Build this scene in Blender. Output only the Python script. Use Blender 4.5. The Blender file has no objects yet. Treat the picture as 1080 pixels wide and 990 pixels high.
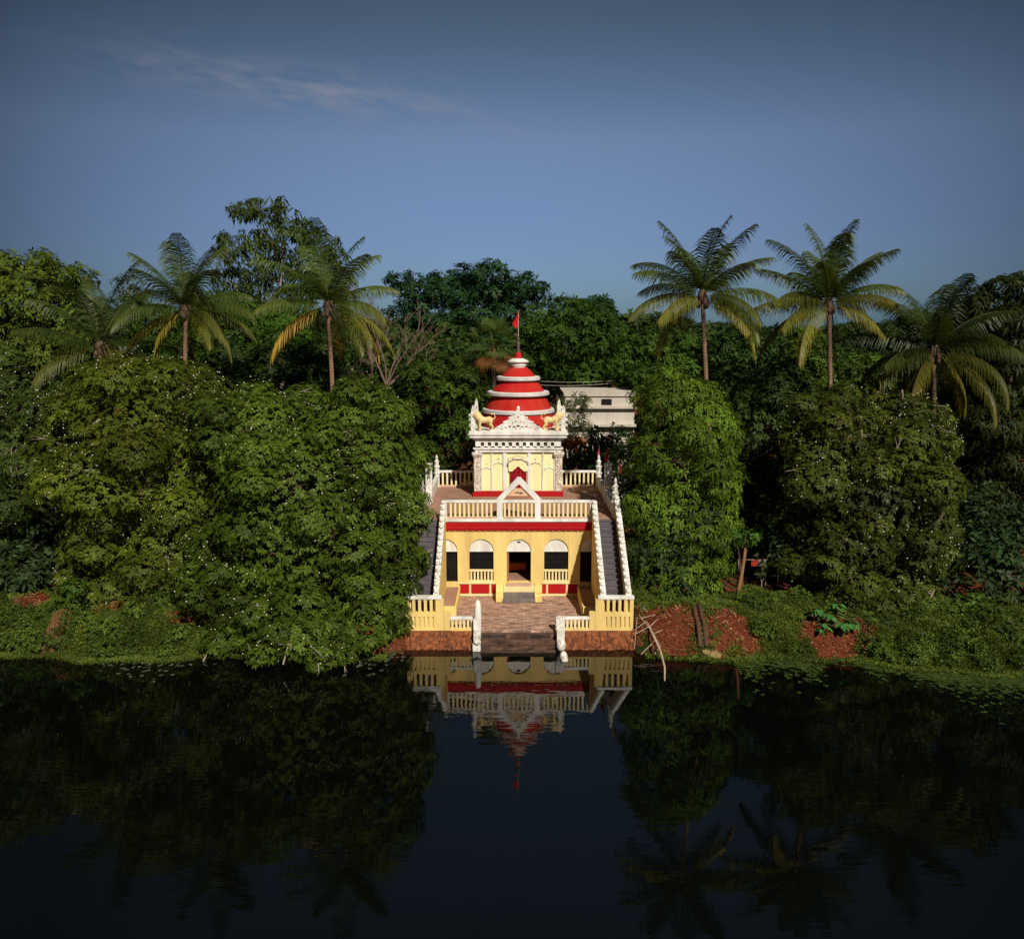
import bpy, math, random
import numpy as np
from mathutils import Vector, Matrix
R = math.radians
random.seed(7); RNG = np.random.default_rng(7)
S = bpy.context.scene; COL = S.collection

# ---------------------------------------------------------------- camera, sky, sun, exposure
F = 900.0; PITCH = math.atan(150/900); H = 13.5
cd = bpy.data.cameras.new('camera'); cam = bpy.data.objects.new('camera', cd); COL.objects.link(cam)
cd.sensor_width = 36; cd.lens = 30.0; cd.clip_start = .1; cd.clip_end = 6000
cam.location = (0, 0, H); cam.rotation_euler = (math.pi/2-PITCH, 0, 0); S.camera = cam
SUN_EL, SUN_AZ = 41.0, 22.0       # sun behind the camera, to its right
w = bpy.data.worlds.new('World'); S.world = w; w.use_nodes = True
nt = w.node_tree; N = nt.nodes; L = nt.links; N.clear()
out = N.new('ShaderNodeOutputWorld'); bg = N.new('ShaderNodeBackground'); bg.inputs[1].default_value = .065
sky = N.new('ShaderNodeTexSky'); sky.sky_type = 'NISHITA'; sky.sun_disc = False
sky.sun_elevation = R(SUN_EL); sky.sun_rotation = R(180-SUN_AZ); sky.air_density = 1.2; sky.dust_density = .6; sky.ozone_density = 2.5
tc = N.new('ShaderNodeTexCoord'); sp = N.new('ShaderNodeSeparateXYZ'); L.new(tc.outputs['Generated'], sp.inputs[0])
def wm(op, a, b=None, c=None):
    n = N.new('ShaderNodeMath'); n.operation = op
    for i, v in enumerate((a, b, c)):
        if v is None: continue
        if isinstance(v, (int, float)): n.inputs[i].default_value = v
        else: L.new(v, n.inputs[i])
    return n.outputs[0]
ramp = N.new('ShaderNodeValToRGB'); L.new(sp.outputs[2], ramp.inputs[0])
els = ramp.color_ramp.elements
els[0].position = 0.0; els[0].color = (.32, .58, 1.02, 1)
els[1].position = .85; els[1].color = (.10, .11, .12, 1)
for p, c in ((.02, (.36, .60, 1.08)), (.10, (.54, .63, 1.02)), (.20, (.76, .76, .95)), (.32, (.49, .49, .50)), (.42, (.50, .51, .54)), (.58, (.84, .80, .76))):
    e = els.new(p); e.color = (*c, 1)
mul = N.new('ShaderNodeMixRGB'); mul.blend_type = 'MULTIPLY'; mul.inputs[0].default_value = 1
L.new(ramp.outputs[0], mul.inputs[2])
az0 = wm('DIVIDE', sp.outputs[0], wm('MAXIMUM', wm('ABSOLUTE', sp.outputs[1]), .2)); az2 = wm('MINIMUM', wm('POWER', wm('ABSOLUTE', wm('SUBTRACT', az0, .05)), 2), .42)
fwd = wm('ADD', .42, wm('MULTIPLY', .58, wm('MINIMUM', 1, wm('MAXIMUM', 0, wm('ADD', wm('MULTIPLY', sp.outputs[1], 1.6), .1)))))
fall = wm('MULTIPLY', fwd, wm('SUBTRACT', 1, wm('MULTIPLY', az2, 1.45))); sc_ = N.new('ShaderNodeVectorMath'); sc_.operation = 'SCALE'; L.new(sky.outputs[0], sc_.inputs[0]); L.new(fall, sc_.inputs['Scale']); L.new(sc_.outputs[0], mul.inputs[1])
# two thin wisps of high cloud
az = wm('DIVIDE', sp.outputs[0], wm('MAXIMUM', sp.outputs[1], .05)); el = wm('DIVIDE', sp.outputs[2], wm('MAXIMUM', sp.outputs[1], .05))
line = wm('SUBTRACT', el, wm('ADD', wm('MULTIPLY', az, -.16), .222))
cv = N.new('ShaderNodeCombineXYZ'); L.new(wm('MULTIPLY', az, 9), cv.inputs[0]); L.new(wm('MULTIPLY', line, 42), cv.inputs[1])
nz = N.new('ShaderNodeTexNoise'); nz.inputs['Scale'].default_value = 1.3; nz.inputs['Detail'].default_value = 7; nz.inputs['Roughness'].default_value = .62
L.new(cv.outputs[0], nz.inputs['Vector'])
band = wm('POWER', 2.718, wm('MULTIPLY', wm('POWER', wm('DIVIDE', line, .022), 2), -1))
hor = wm('POWER', 2.718, wm('MULTIPLY', wm('POWER', wm('DIVIDE', wm('ADD', az, .22), .19), 2), -1))
m_ = wm('MULTIPLY', wm('MULTIPLY', band, hor), wm('MULTIPLY', wm('MAXIMUM', wm('SUBTRACT', nz.outputs[0], .42), 0), 2.0))
mixc = N.new('ShaderNodeMixRGB'); L.new(wm('MINIMUM', m_, .6), mixc.inputs[0]); L.new(mul.outputs[0], mixc.inputs[1]); mixc.inputs[2].default_value = (4.6, 4.6, 5.0, 1)
L.new(mixc.outputs[0], bg.inputs[0]); L.new(bg.outputs[0], out.inputs[0])
sl = bpy.data.lights.new('sun', 'SUN'); so = bpy.data.objects.new('sun', sl); COL.objects.link(so)
sl.energy = 5.0; sl.angle = R(.5); sl.color = (1, .93, .80)
sd = Vector((math.sin(R(SUN_AZ))*math.cos(R(SUN_EL)), -math.cos(R(SUN_AZ))*math.cos(R(SUN_EL)), math.sin(R(SUN_EL))))
so.rotation_euler = sd.to_track_quat('Z', 'Y').to_euler(); so.location = (30, -30, 60)
S.view_settings.view_transform = 'Standard'; S.view_settings.look = 'None'; S.view_settings.exposure = .0; S.view_settings.gamma = 1
S.render.engine = 'CYCLES'; S.cycles.max_bounces = 8; S.cycles.transparent_max_bounces = 6

# ---------------------------------------------------------------- measuring helpers (photo pixels -> metres)
def zat(py, Y): return H-math.tan(PITCH+math.atan((py-495)/F))*Y
def Xat(px, Y, z): return (px-540)/F*(Y*math.cos(PITCH)+(H-z)*math.sin(PITCH))
def P3(px, py, Y): z = zat(py, Y); return Vector((Xat(px, Y, z), Y, z))
def mpp(Y): return Y*1.03/F

# ---------------------------------------------------------------- materials
def new_mat(name):
    m = bpy.data.materials.new(name); m.use_nodes = True; return m, m.node_tree.nodes, m.node_tree.links, m.node_tree.nodes['Principled BSDF']
def paint(name, col, rough=.75, col2=None, scale=1.2, amt=.5, bump=.15, bscale=18, stretch=(1, 1, .35), speck=0, spec=.12):
    m, n, l, b = new_mat(name)
    t = n.new('ShaderNodeTexCoord'); mp = n.new('ShaderNodeMapping'); mp.inputs['Scale'].default_value = stretch; l.new(t.outputs['Object'], mp.inputs[0])
    a = n.new('ShaderNodeTexNoise'); a.inputs['Scale'].default_value = scale; a.inputs['Detail'].default_value = 8; a.inputs['Roughness'].default_value = .65; l.new(mp.outputs[0], a.inputs['Vector'])
    r = n.new('ShaderNodeValToRGB'); r.color_ramp.elements[0].position = .38; r.color_ramp.elements[1].position = .70
    c2 = col2 or tuple(c*.55 for c in col)
    r.color_ramp.elements[0].color = (*col, 1); r.color_ramp.elements[1].color = (*[x*(1-amt)+y*amt for x, y in zip(col, c2)], 1)
    l.new(a.outputs[0], r.inputs[0]); last = r.outputs[0]
    if speck:
        s = n.new('ShaderNodeTexNoise'); s.inputs['Scale'].default_value = speck; s.inputs['Detail'].default_value = 3; l.new(t.outputs['Object'], s.inputs['Vector'])
        rr = n.new('ShaderNodeValToRGB'); rr.color_ramp.elements[0].position = .55; rr.color_ramp.elements[1].position = .62
        l.new(s.outputs[0], rr.inputs[0]); mx = n.new('ShaderNodeMixRGB'); l.new(rr.outputs[0], mx.inputs[0]); l.new(last, mx.inputs[1]); mx.inputs[2].default_value = (*c2, 1); last = mx.outputs[0]
    l.new(last, b.inputs['Base Color']); b.inputs['Roughness'].default_value = rough; b.inputs['Specular IOR Level'].default_value = spec
    bn = n.new('ShaderNodeTexNoise'); bn.inputs['Scale'].default_value = bscale; bn.inputs['Detail'].default_value = 5; l.new(t.outputs['Object'], bn.inputs['Vector'])
    bp = n.new('ShaderNodeBump'); bp.inputs['Strength'].default_value = bump; bp.inputs['Distance'].default_value = .05; l.new(bn.outputs[0], bp.inputs['Height']); l.new(bp.outputs[0], b.inputs['Normal'])
    return m
def leafmat(name, mul_=(1, 1, 1), rough=.55, trans=.2, spec=.14):
    m, n, l, b = new_mat(name)
    a = n.new('ShaderNodeAttribute'); a.attribute_name = 'tint'
    mx = n.new('ShaderNodeMixRGB'); mx.blend_type = 'MULTIPLY'; mx.inputs[0].default_value = 1; mx.inputs[2].default_value = (*mul_, 1); l.new(a.outputs['Color'], mx.inputs[1])
    l.new(mx.outputs[0], b.inputs['Base Color']); b.inputs['Roughness'].default_value = rough; b.inputs['Specular IOR Level'].default_value = spec
    tr = n.new('ShaderNodeBsdfTranslucent'); hs = n.new('ShaderNodeMixRGB'); hs.blend_type = 'MULTIPLY'; hs.inputs[0].default_value = 1; hs.inputs[2].default_value = (1.5, 1.3, .4, 1)
    l.new(mx.outputs[0], hs.inputs[1]); l.new(hs.outputs[0], tr.inputs[0])
    ms = n.new('ShaderNodeMixShader'); ms.inputs[0].default_value = trans; l.new(b.outputs[0], ms.inputs[1]); l.new(tr.outputs[0], ms.inputs[2])
    l.new(ms.outputs[0], n['Material Output'].inputs[0]); return m
M = {}
M['yellow'] = paint('yellow_limewash', (.83, .62, .22), .8, (.30, .21, .10), 1.1, .55, stretch=(1, 1, .22))
M['lemon'] = paint('pale_lemon_paint', (.82, .77, .43), .75, (.60, .50, .26), 1.4, .3)
M['cream'] = paint('cream_paint', (.82, .68, .36), .75, (.5, .38, .2), 1.6, .35)
M['white'] = paint('white_paint', (.82, .80, .76), .7, (.26, .24, .20), 1.7, .6, stretch=(1, 1, .22))
M['white_old'] = paint('weathered_white_paint', (.78, .75, .70), .8, (.36, .32, .27), 2.6, .5, .15, 10, (1, 1, 1), 9)
M['carved'] = paint('carved_white_stone', (.76, .70, .62), .8, (.34, .22, .16), 6, .8, .9, 16, (1, 1, 1), 12)
M['ring'] = paint('greyed_white_paint', (.66, .63, .62), .75, (.36, .33, .33), 2, .6, stretch=(1, 1, .3))
M['red'] = paint('red_paint', (.40, .008, .012), .6, (.30, .02, .015), 1.4, .5)
M['dome_red'] = paint('dome_red_paint', (.42, .010, .012), .8, (.46, .07, .03), 1.1, .6, .2, 12)
M['maroon'] = paint('maroon_wood', (.20, .008, .014), .5, (.1, .01, .01), 3, .5)
M['dark'] = paint('dark_iron', (.007, .007, .008), .5, (.03, .025, .02), 5, .5)
M['inside'] = paint('darkened_interior_plaster', (.10, .085, .075), .9)  # wall colour kept dark to stand in for the unlit room
M['orange'] = paint('orange_cloth', (.55, .12, .02), .8)
M['sill'] = paint('worn_pink_plaster', (.62, .42, .30), .85, (.3, .2, .15), 3, .6)
M['grey_step'] = paint('grey_cement', (.20, .17, .155), .85, (.08, .065, .06), 3, .7)
M['tread'] = paint('purple_grey_cement', (.12, .105, .12), .85, (.06, .052, .06), 2.5, .6, .2, 20, (1, 1, 1))
M['terrace'] = paint('terracotta_terrace', (.36, .205, .145), .85, (.2, .11, .08), 1.2, .6, .15, 15, (1, 1, 1))
M['gold'] = paint('lion_cream_gold', (.78, .60, .30), .7, (.5, .33, .13), 4, .5)
M['metal'] = paint('tarnished_metal', (.09, .065, .055), .45, (.16, .09, .06), 8, .5)
M['pole'] = paint('pale_pole', (.42, .38, .32), .6)
M['flag'] = paint('red_flag_cloth', (.50, .015, .02), .8)
M['bark'] = paint('brown_bark', (.12, .075, .05), .9, (.05, .035, .028), 6, .7, .6, 20)
M['bark_pale'] = paint('pale_bark', (.34, .29, .24), .85, (.14, .10, .08), 5, .7, .5, 18)
M['deadwood'] = paint('dead_wood', (.17, .115, .09), .9, (.13, .08, .06), 5, .6)
M['bamboo'] = paint('dry_bamboo', (.48, .36, .27), .7, (.25, .15, .1), 6, .6)
M['house'] = paint('house_white', (.56, .51, .45), .85, (.3, .24, .19), .9, .6)
M['timber'] = paint('brown_timber', (.32, .15, .075), .8, (.15, .07, .04), 5, .5)
M['signred'] = paint('sign_red', (.40, .05, .03), .7)
M['signgrey'] = paint('sign_grey', (.34, .34, .36), .7)
def palm_bark():
    m = paint('palm_bark', (.24, .145, .10), .9, (.09, .05, .035), 4, .6, .4, 14)
    n, l = m.node_tree.nodes, m.node_tree.links
    t = n.new('ShaderNodeTexCoord'); wv = n.new('ShaderNodeTexWave'); wv.bands_direction = 'Z'; wv.inputs['Scale'].default_value = 2.2; wv.inputs['Distortion'].default_value = 6; wv.inputs['Detail Scale'].default_value = 3
    l.new(t.outputs['Object'], wv.inputs['Vector']); bp = n.new('ShaderNodeBump'); bp.inputs['Strength'].default_value = .4; bp.inputs['Distance'].default_value = .04
    l.new(wv.outputs[0], bp.inputs['Height']); l.new(bp.outputs[0], n['Principled BSDF'].inputs['Normal']); return m
M['palm_bark'] = palm_bark()
def brick_mat(name, c1, c2, c3, sc):
    m, n, l, b = new_mat(name); t = n.new('ShaderNodeTexCoord')
    br = n.new('ShaderNodeTexBrick'); br.inputs['Scale'].default_value = sc; br.inputs['Color1'].default_value = (*c1, 1); br.inputs['Color2'].default_value = (*c2, 1); br.inputs['Mortar'].default_value = (*c3, 1)
    br.inputs['Mortar Size'].default_value = .03; br.inputs['Brick Width'].default_value = .95; br.inputs['Row Height'].default_value = .25; br.inputs['Bias'].default_value = -.1
    ns = n.new('ShaderNodeTexNoise'); ns.inputs['Scale'].default_value = 1.3; ns.inputs['Detail'].default_value = 4; l.new(t.outputs['Object'], ns.inputs['Vector'])
    ad = n.new('ShaderNodeMixRGB'); ad.blend_type = 'ADD'; ad.inputs[0].default_value = .12; l.new(t.outputs['Object'], ad.inputs[1]); l.new(ns.outputs['Color'], ad.inputs[2]); l.new(ad.outputs[0], br.inputs['Vector'])
    n2 = n.new('ShaderNodeTexNoise'); n2.inputs['Scale'].default_value = 3.5; n2.inputs['Detail'].default_value = 9; n2.inputs['Roughness'].default_value = .75
    mp = n.new('ShaderNodeMapping'); mp.inputs['Scale'].default_value = (.5, 1.6, 1); l.new(t.outputs['Object'], mp.inputs[0]); l.new(mp.outputs[0], n2.inputs['Vector'])
    r = n.new('ShaderNodeValToRGB'); r.color_ramp.elements[0].position = .36; r.color_ramp.elements[0].color = (.28, .25, .25, 1); r.color_ramp.elements[1].position = .62; r.color_ramp.elements[1].color = (1.25, 1.15, 1.1, 1)
    l.new(n2.outputs[0], r.inputs[0]); mx = n.new('ShaderNodeMixRGB'); mx.blend_type = 'MULTIPLY'; mx.inputs[0].default_value = 1; l.new(br.outputs[0], mx.inputs[1]); l.new(r.outputs[0], mx.inputs[2])
    l.new(mx.outputs[0], b.inputs['Base Color']); b.inputs['Roughness'].default_value = .85; b.inputs['Specular IOR Level'].default_value = .25
    bp = n.new('ShaderNodeBump'); bp.inputs['Strength'].default_value = .7; bp.inputs['Distance'].default_value = .04; l.new(n2.outputs[0], bp.inputs['Height']); l.new(bp.outputs[0], b.inputs['Normal']); return m
M['paving'] = brick_mat('worn_brick_paving', (.60, .41, .32), (.36, .23, .18), (.24, .17, .13), 2.6)
M['wetstep'] = brick_mat('wet_stone_step', (.15, .085, .06), (.10, .06, .045), (.05, .035, .03), 1.5)
def laterite():
    m, n, l, b = new_mat('red_laterite'); t = n.new('ShaderNodeTexCoord')
    v = n.new('ShaderNodeTexNoise'); v.inputs['Scale'].default_value = 5; v.inputs['Detail'].default_value = 10; v.inputs['Roughness'].default_value = .8; l.new(t.outputs['Object'], v.inputs['Vector'])
    r = n.new('ShaderNodeValToRGB'); e = r.color_ramp.elements; e[0].position = .36; e[0].color = (.02, .009, .006, 1); e[1].position = .68; e[1].color = (.55, .21, .075, 1); k = e.new(.53); k.color = (.26, .075, .022, 1)
    l.new(v.outputs[0], r.inputs[0]); l.new(r.outputs[0], b.inputs['Base Color']); b.inputs['Roughness'].default_value = .9
    bp = n.new('ShaderNodeBump'); bp.inputs['Strength'].default_value = 1; bp.inputs['Distance'].default_value = .1; l.new(v.outputs[0], bp.inputs['Height']); l.new(bp.outputs[0], b.inputs['Normal']); return m
M['laterite'] = laterite()
M['leaf'] = leafmat('broad_leaf'); M['leaf_soft'] = leafmat('soft_leaf', rough=.6, trans=.22, spec=.12); M['frond'] = leafmat('palm_leaflet', rough=.45, trans=.25, spec=.22)
M['petal'] = paint('cream_petal', (.80, .80, .60), .7)

# ---------------------------------------------------------------- mesh helpers
class MB:
    def __init__(s): s.v = []; s.f = []; s.smooth = False
    def add(s, vs, fs): k = len(s.v); s.v += [tuple(v) for v in vs]; s.f += [tuple(i+k for i in f) for f in fs]; return s
    def box(s, x0, x1, y0, y1, z0, z1):
        return s.add([(x0,y0,z0),(x1,y0,z0),(x1,y1,z0),(x0,y1,z0),(x0,y0,z1),(x1,y0,z1),(x1,y1,z1),(x0,y1,z1)], [(0,3,2,1),(4,5,6,7),(0,1,5,4),(1,2,6,5),(2,3,7,6),(3,0,4,7)])
    def prism(s, pts, axis, a, b):       # polygon in the other two axes, extruded along axis from a to b
        n = len(pts)
        def mk(p, t): return {'x': (t, p[0], p[1]), 'y': (p[0], t, p[1]), 'z': (p[0], p[1], t)}[axis]
        fs = [tuple(range(n)), tuple(range(2*n-1, n-1, -1))]+[(i, i+n, (i+1) % n+n, (i+1) % n) for i in range(n)]
        return s.add([mk(p, a) for p in pts]+[mk(p, b) for p in pts], fs)
    def lathe(s, cx, cy, prof, seg=32, sq=0):
        vs = []; n = len(prof)
        for r, z in prof:
            for i in range(seg):
                a = 2*math.pi*(i+.5)/seg; c, d = math.cos(a), math.sin(a)
                k = 1/max(abs(c), abs(d)) if sq == 1 else 1
                vs.append((cx+r*k*c, cy+r*k*d, z))
        fs = [(j*seg+i, j*seg+(i+1) % seg, (j+1)*seg+(i+1) % seg, (j+1)*seg+i) for j in range(n-1) for i in range(seg)]
        fs += [tuple(range(seg-1, -1, -1)), tuple(range((n-1)*seg, n*seg))]
        return s.add(vs, fs)
    def tube(s, pts, rad, seg=8):
        pts = [Vector(p) for p in pts]; n = len(pts)
        if isinstance(rad, (int, float)): rad = [rad]*n
        vs = []
        for i, p in enumerate(pts):
            d = (pts[min(i+1, n-1)]-pts[max(i-1, 0)]).normalized()
            u = d.cross(Vector((.31, .95, .07))).normalized(); q = d.cross(u)
            for k in range(seg):
                a = 2*math.pi*k/seg; vs.append(p+(u*math.cos(a)+q*math.sin(a))*rad[i])
        fs = [(j*seg+i, j*seg+(i+1) % seg, (j+1)*seg+(i+1) % seg, (j+1)*seg+i) for j in range(n-1) for i in range(seg)]
        fs += [tuple(range(seg-1, -1, -1)), tuple(range((n-1)*seg, n*seg))]
        return s.add(vs, fs)
    def ball(s, c, r, seg=12, rings=8):
        if isinstance(r, (int, float)): r = (r, r, r)
        vs = []; fs = []
        for j in range(1, rings):
            t = math.pi*j/rings
            for i in range(seg):
                a = 2*math.pi*i/seg; vs.append((c[0]+r[0]*math.sin(t)*math.cos(a), c[1]+r[1]*math.sin(t)*math.sin(a), c[2]+r[2]*math.cos(t)))
        T = len(vs); vs += [(c[0], c[1], c[2]+r[2]), (c[0], c[1], c[2]-r[2])]
        for j in range(rings-2):
            for i in range(seg): fs.append((j*seg+i, (j+1)*seg+i, (j+1)*seg+(i+1) % seg, j*seg+(i+1) % seg))
        for i in range(seg): fs += [(T, i, (i+1) % seg), (T+1, (rings-2)*seg+(i+1) % seg, (rings-2)*seg+i)]
        return s.add(vs, fs)
def wloc(o):
    v = Vector((0, 0, 0))
    while o: v = v+o.location; o = o.parent
    return v
def link(name, mesh, parent=None, loc=(0, 0, 0)):
    o = bpy.data.objects.new(name, mesh); COL.objects.link(o); o.location = loc
    if parent: o.parent = parent
    return o
def build(mb, name, mat, parent=None, loc=None, bevel=0, smooth=None):
    """verts are world coordinates; loc = world origin of a new top-level mesh"""
    org = wloc(parent) if parent else Vector(loc or (0, 0, 0))
    me = bpy.data.meshes.new(name); me.from_pydata([(v[0]-org.x, v[1]-org.y, v[2]-org.z) for v in mb.v], [], mb.f); me.update()
    me.materials.append(M[mat] if isinstance(mat, str) else mat)
    if smooth is not None: me.polygons.foreach_set('use_smooth', [True]*len(me.polygons)); me.set_sharp_from_angle(angle=R(smooth))
    o = link(name, me, parent, (0, 0, 0) if parent else org)
    if bevel: md = o.modifiers.new('bevel', 'BEVEL'); md.width = bevel; md.segments = 2; md.limit_method = 'ANGLE'
    return o
def tag(o, label=None, cat=None, group=None, kind=None):
    if label: o['label'] = label
    if cat: o['category'] = cat
    if group: o['group'] = group
    if kind: o['kind'] = kind
    return o
def empty(name, loc): o = bpy.data.objects.new(name, None); COL.objects.link(o); o.location = loc; o.empty_display_size = .3; return o
def nmesh(name, V, Fq, mat, parent=None, loc=(0, 0, 0), col=None):
    """numpy quads; V (n,3) world coords, Fq (m,4)"""
    org = wloc(parent) if parent else Vector(loc)
    V = (V-np.array(org)).astype(np.float32); me = bpy.data.meshes.new(name); n, m = len(V), len(Fq)
    me.vertices.add(n); me.vertices.foreach_set('co', V.ravel()); me.loops.add(m*4); me.loops.foreach_set('vertex_index', Fq.astype(np.int32).ravel())
    me.polygons.add(m); me.polygons.foreach_set('loop_start', np.arange(0, m*4, 4, dtype=np.int32))
    if col is not None:
        at = me.attributes.new('tint', 'FLOAT_COLOR', 'POINT'); c4 = np.ones((n, 4), np.float32); c4[:, :3] = col; at.data.foreach_set('color', c4.ravel())
    me.update(); me.validate(); me.materials.append(M[mat] if isinstance(mat, str) else mat)
    return link(name, me, parent, (0, 0, 0) if parent else org)

# ---------------------------------------------------------------- foliage
def unit(a): return a/np.maximum(np.linalg.norm(a, axis=1, keepdims=True), 1e-6)
def rosettes(Pn, Nn, k, Ln, Wd, base, var=.25, rng=RNG, up=.25, droop=.2, tilt=(-.1, .8)):
    """k leaves round every point; returns V, F, colours. base: (n,3) leaf colours"""
    n = len(Pn); Nn = unit(Nn+np.array([0, 0, up])); ref = unit(rng.normal(size=(n, 3))); U = unit(np.cross(Nn, ref)); Wv = np.cross(Nn, U)
    a = (np.arange(k)[None]*2*np.pi/k)+rng.uniform(-.4, .4, (n, k)); t = rng.uniform(tilt[0], tilt[1], (n, k)); ln = Ln*rng.uniform(.65, 1.25, (n, k))
    rad = np.cos(a)[..., None]*U[:, None]+np.sin(a)[..., None]*Wv[:, None]
    d = np.cos(t)[..., None]*rad+np.sin(t)[..., None]*Nn[:, None]
    s = np.cross(d, Nn[:, None]); s /= np.maximum(np.linalg.norm(s, axis=2, keepdims=True), 1e-6); s = s*(Wd*.5*rng.uniform(.7, 1.2, (n, k)))[..., None]
    p0 = Pn[:, None]+d*ln[..., None]*.08; tip = Pn[:, None]+d*ln[..., None]; tip[..., 2] -= droop*ln
    mid = Pn[:, None]+d*ln[..., None]*.55; mid[..., 2] -= droop*ln*.2
    V = np.stack([p0, mid+s, tip, mid-s], 2).reshape(-1, 3); m = n*k; Fq = np.arange(m*4).reshape(m, 4)
    c = base[:, None]*(1+rng.uniform(-var, var, (n, k)))[..., None]; C = np.repeat(c.reshape(-1, 3), 4, 0)
    return V, Fq, C
def sample_lobes(lobes, dens, rng, keep_low=-.75, inner=.8, rough=.22):
    """lobes: (m,6) centre + radii. points on their skins not buried in others"""
    out = []; nor = []; idx = []
    Lb = np.array(lobes)
    for i, l in enumerate(Lb):
        r = l[3:]; area = 4*np.pi*((r[0]*r[1]+r[0]*r[2]+r[1]*r[2])/3); n = max(4, int(area*dens))
        d = unit(rng.normal(size=(n, 3))); d = d[d[:, 2] > keep_low]
        p = l[:3]+d*r*(1+rng.uniform(-rough, rough*.5, (len(d), 1)))
        keep = np.ones(len(p), bool)
        near = [j for j in range(len(Lb)) if j != i and np.linalg.norm(Lb[j, :3]-l[:3]) < Lb[j, 3:].max()+r.max()]
        for j in near: keep &= (((p-Lb[j, :3])/Lb[j, 3:])**2).sum(1) > inner**2
        out.append(p[keep]); nor.append(unit(d[keep]/r)); idx.append(np.full(keep.sum(), i))
    return np.concatenate(out), np.concatenate(nor), np.concatenate(idx)
def sublobes(big, rng, n=9, f=(.30, .5), squash=.8):
    res = []
    for l in big:
        c = np.array(l[:3]); r = np.array(l[3:]); res.append(np.concatenate([c, r*.82]))
        m = max(5, int(n*(r.mean()/2.2)**1.0)) if n else 0
        d = unit(rng.normal(size=(m*2, 3))); d = d[d[:, 2] > -.7][:m]
        for q in d:
            s = rng.uniform(*f)*min(r.mean(), 3.2); res.append(np.concatenate([c+q*r*rng.uniform(.72, .98), [s*1.15, s*1.15, s*squash]]))
    return res
def crown(name, parent, big, col, dens=9, k=7, Ln=.30, Wd=.12, seed=1, mat='leaf', nsub=9, var=.25, clump=.35, f=(.30, .5), squash=.8, droop=.2, tilt=(-.1, .8), up=.25, yellow=0, low=-.75, rough=.22, label=None):
    rng = np.random.default_rng(seed); lb = sublobes(big, rng, nsub, f, squash); col = np.array(col)*np.array([.84, .92, .60])
    P, Nn, ix = sample_lobes(lb, dens, rng, low, rough=rough)
    lc = rng.uniform(1-clump, 1+clump, len(lb)); base = np.array(col)[None]*lc[ix][:, None]*rng.uniform(.85, 1.15, (len(P), 1))
    if yellow:
        m = rng.random(len(P)) < yellow; base[m] = base[m]*np.array([2.0, 1.35, .8])
    big_ = rng.random(len(P)) < .16; parts = [rosettes(P[~big_], Nn[~big_], k, Ln, Wd, base[~big_], var, rng, up, droop, tilt), rosettes(P[big_]+Nn[big_]*Ln*.3, Nn[big_], k, Ln*1.5, Wd*1.45, base[big_]*1.15, var, rng, up, droop, tilt)]
    V = np.concatenate([p[0] for p in parts]); C = np.concatenate([p[2] for p in parts]); Fq = np.arange(len(V)).reshape(-1, 4)
    o = nmesh(name, V, Fq, mat, parent, col=C)
    return o, P, Nn
def blossoms(parent, P, Nn, n, r, seed, mat='petal'):
    rng = np.random.default_rng(seed); w = (Nn[:, 1] < .35)
    # grow in drifts rather than evenly
    f = np.sin(P[:, 0]*1.3+seed)*np.sin(P[:, 2]*1.7+1)+np.sin(P[:, 0]*.6+P[:, 2]*.9); pr = np.clip(.25+f*.5, .03, 1)*w; pr /= pr.sum()
    i = rng.choice(len(P), min(n, len(P)//3), p=pr, replace=False); c = P[i]+Nn[i]*.22+rng.uniform(-.05, .05, (len(i), 3)); rr = r*rng.uniform(.6, 1.25, len(i))
    mb_v = []; o8 = np.array([(1,0,0),(0,1,0),(-1,0,0),(0,-1,0),(0,0,1),(0,0,-1)], float)
    V = (c[:, None]+o8[None]*rr[:, None, None]).reshape(-1, 3); tri = [(0,1,4),(1,2,4),(2,3,4),(3,0,4),(1,0,5),(2,1,5),(3,2,5),(0,3,5)]
    mb = MB(); mb.v = [tuple(v) for v in V]; mb.f = [tuple(a+6*j for a in t) for j in range(len(i)) for t in tri]
    return tag(build(mb, 'blossoms', mat, parent), kind='stuff')
def twigs(parent, P, Nn, n, seed, mat='bark_pale'):
    rng = np.random.default_rng(seed); mb = MB(); w = np.where(Nn[:, 1] < .3)[0]
    for i in rng.choice(w, n, replace=False):
        p = P[i]; t = unit(np.cross(Nn[i], rng.normal(size=3))[None])[0]; l = rng.uniform(.5, 1.7); q = p-Nn[i]*rng.uniform(.0, .25)
        a = q-t*l*.5-Nn[i]*.3; b = q+t*l*.5+np.array([0, 0, rng.uniform(-.1, .4)]); mb.tube([a, q+rng.normal(0, .06, 3), b], [.035, .024, .01], 5)
        c = q+(b-q)*.4; mb.tube([c, c+(t+rng.normal(0, .6, 3))*l*.25], [.016, .006], 4)
    return tag(build(mb, 'twigs', mat, parent), kind='stuff')
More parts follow.
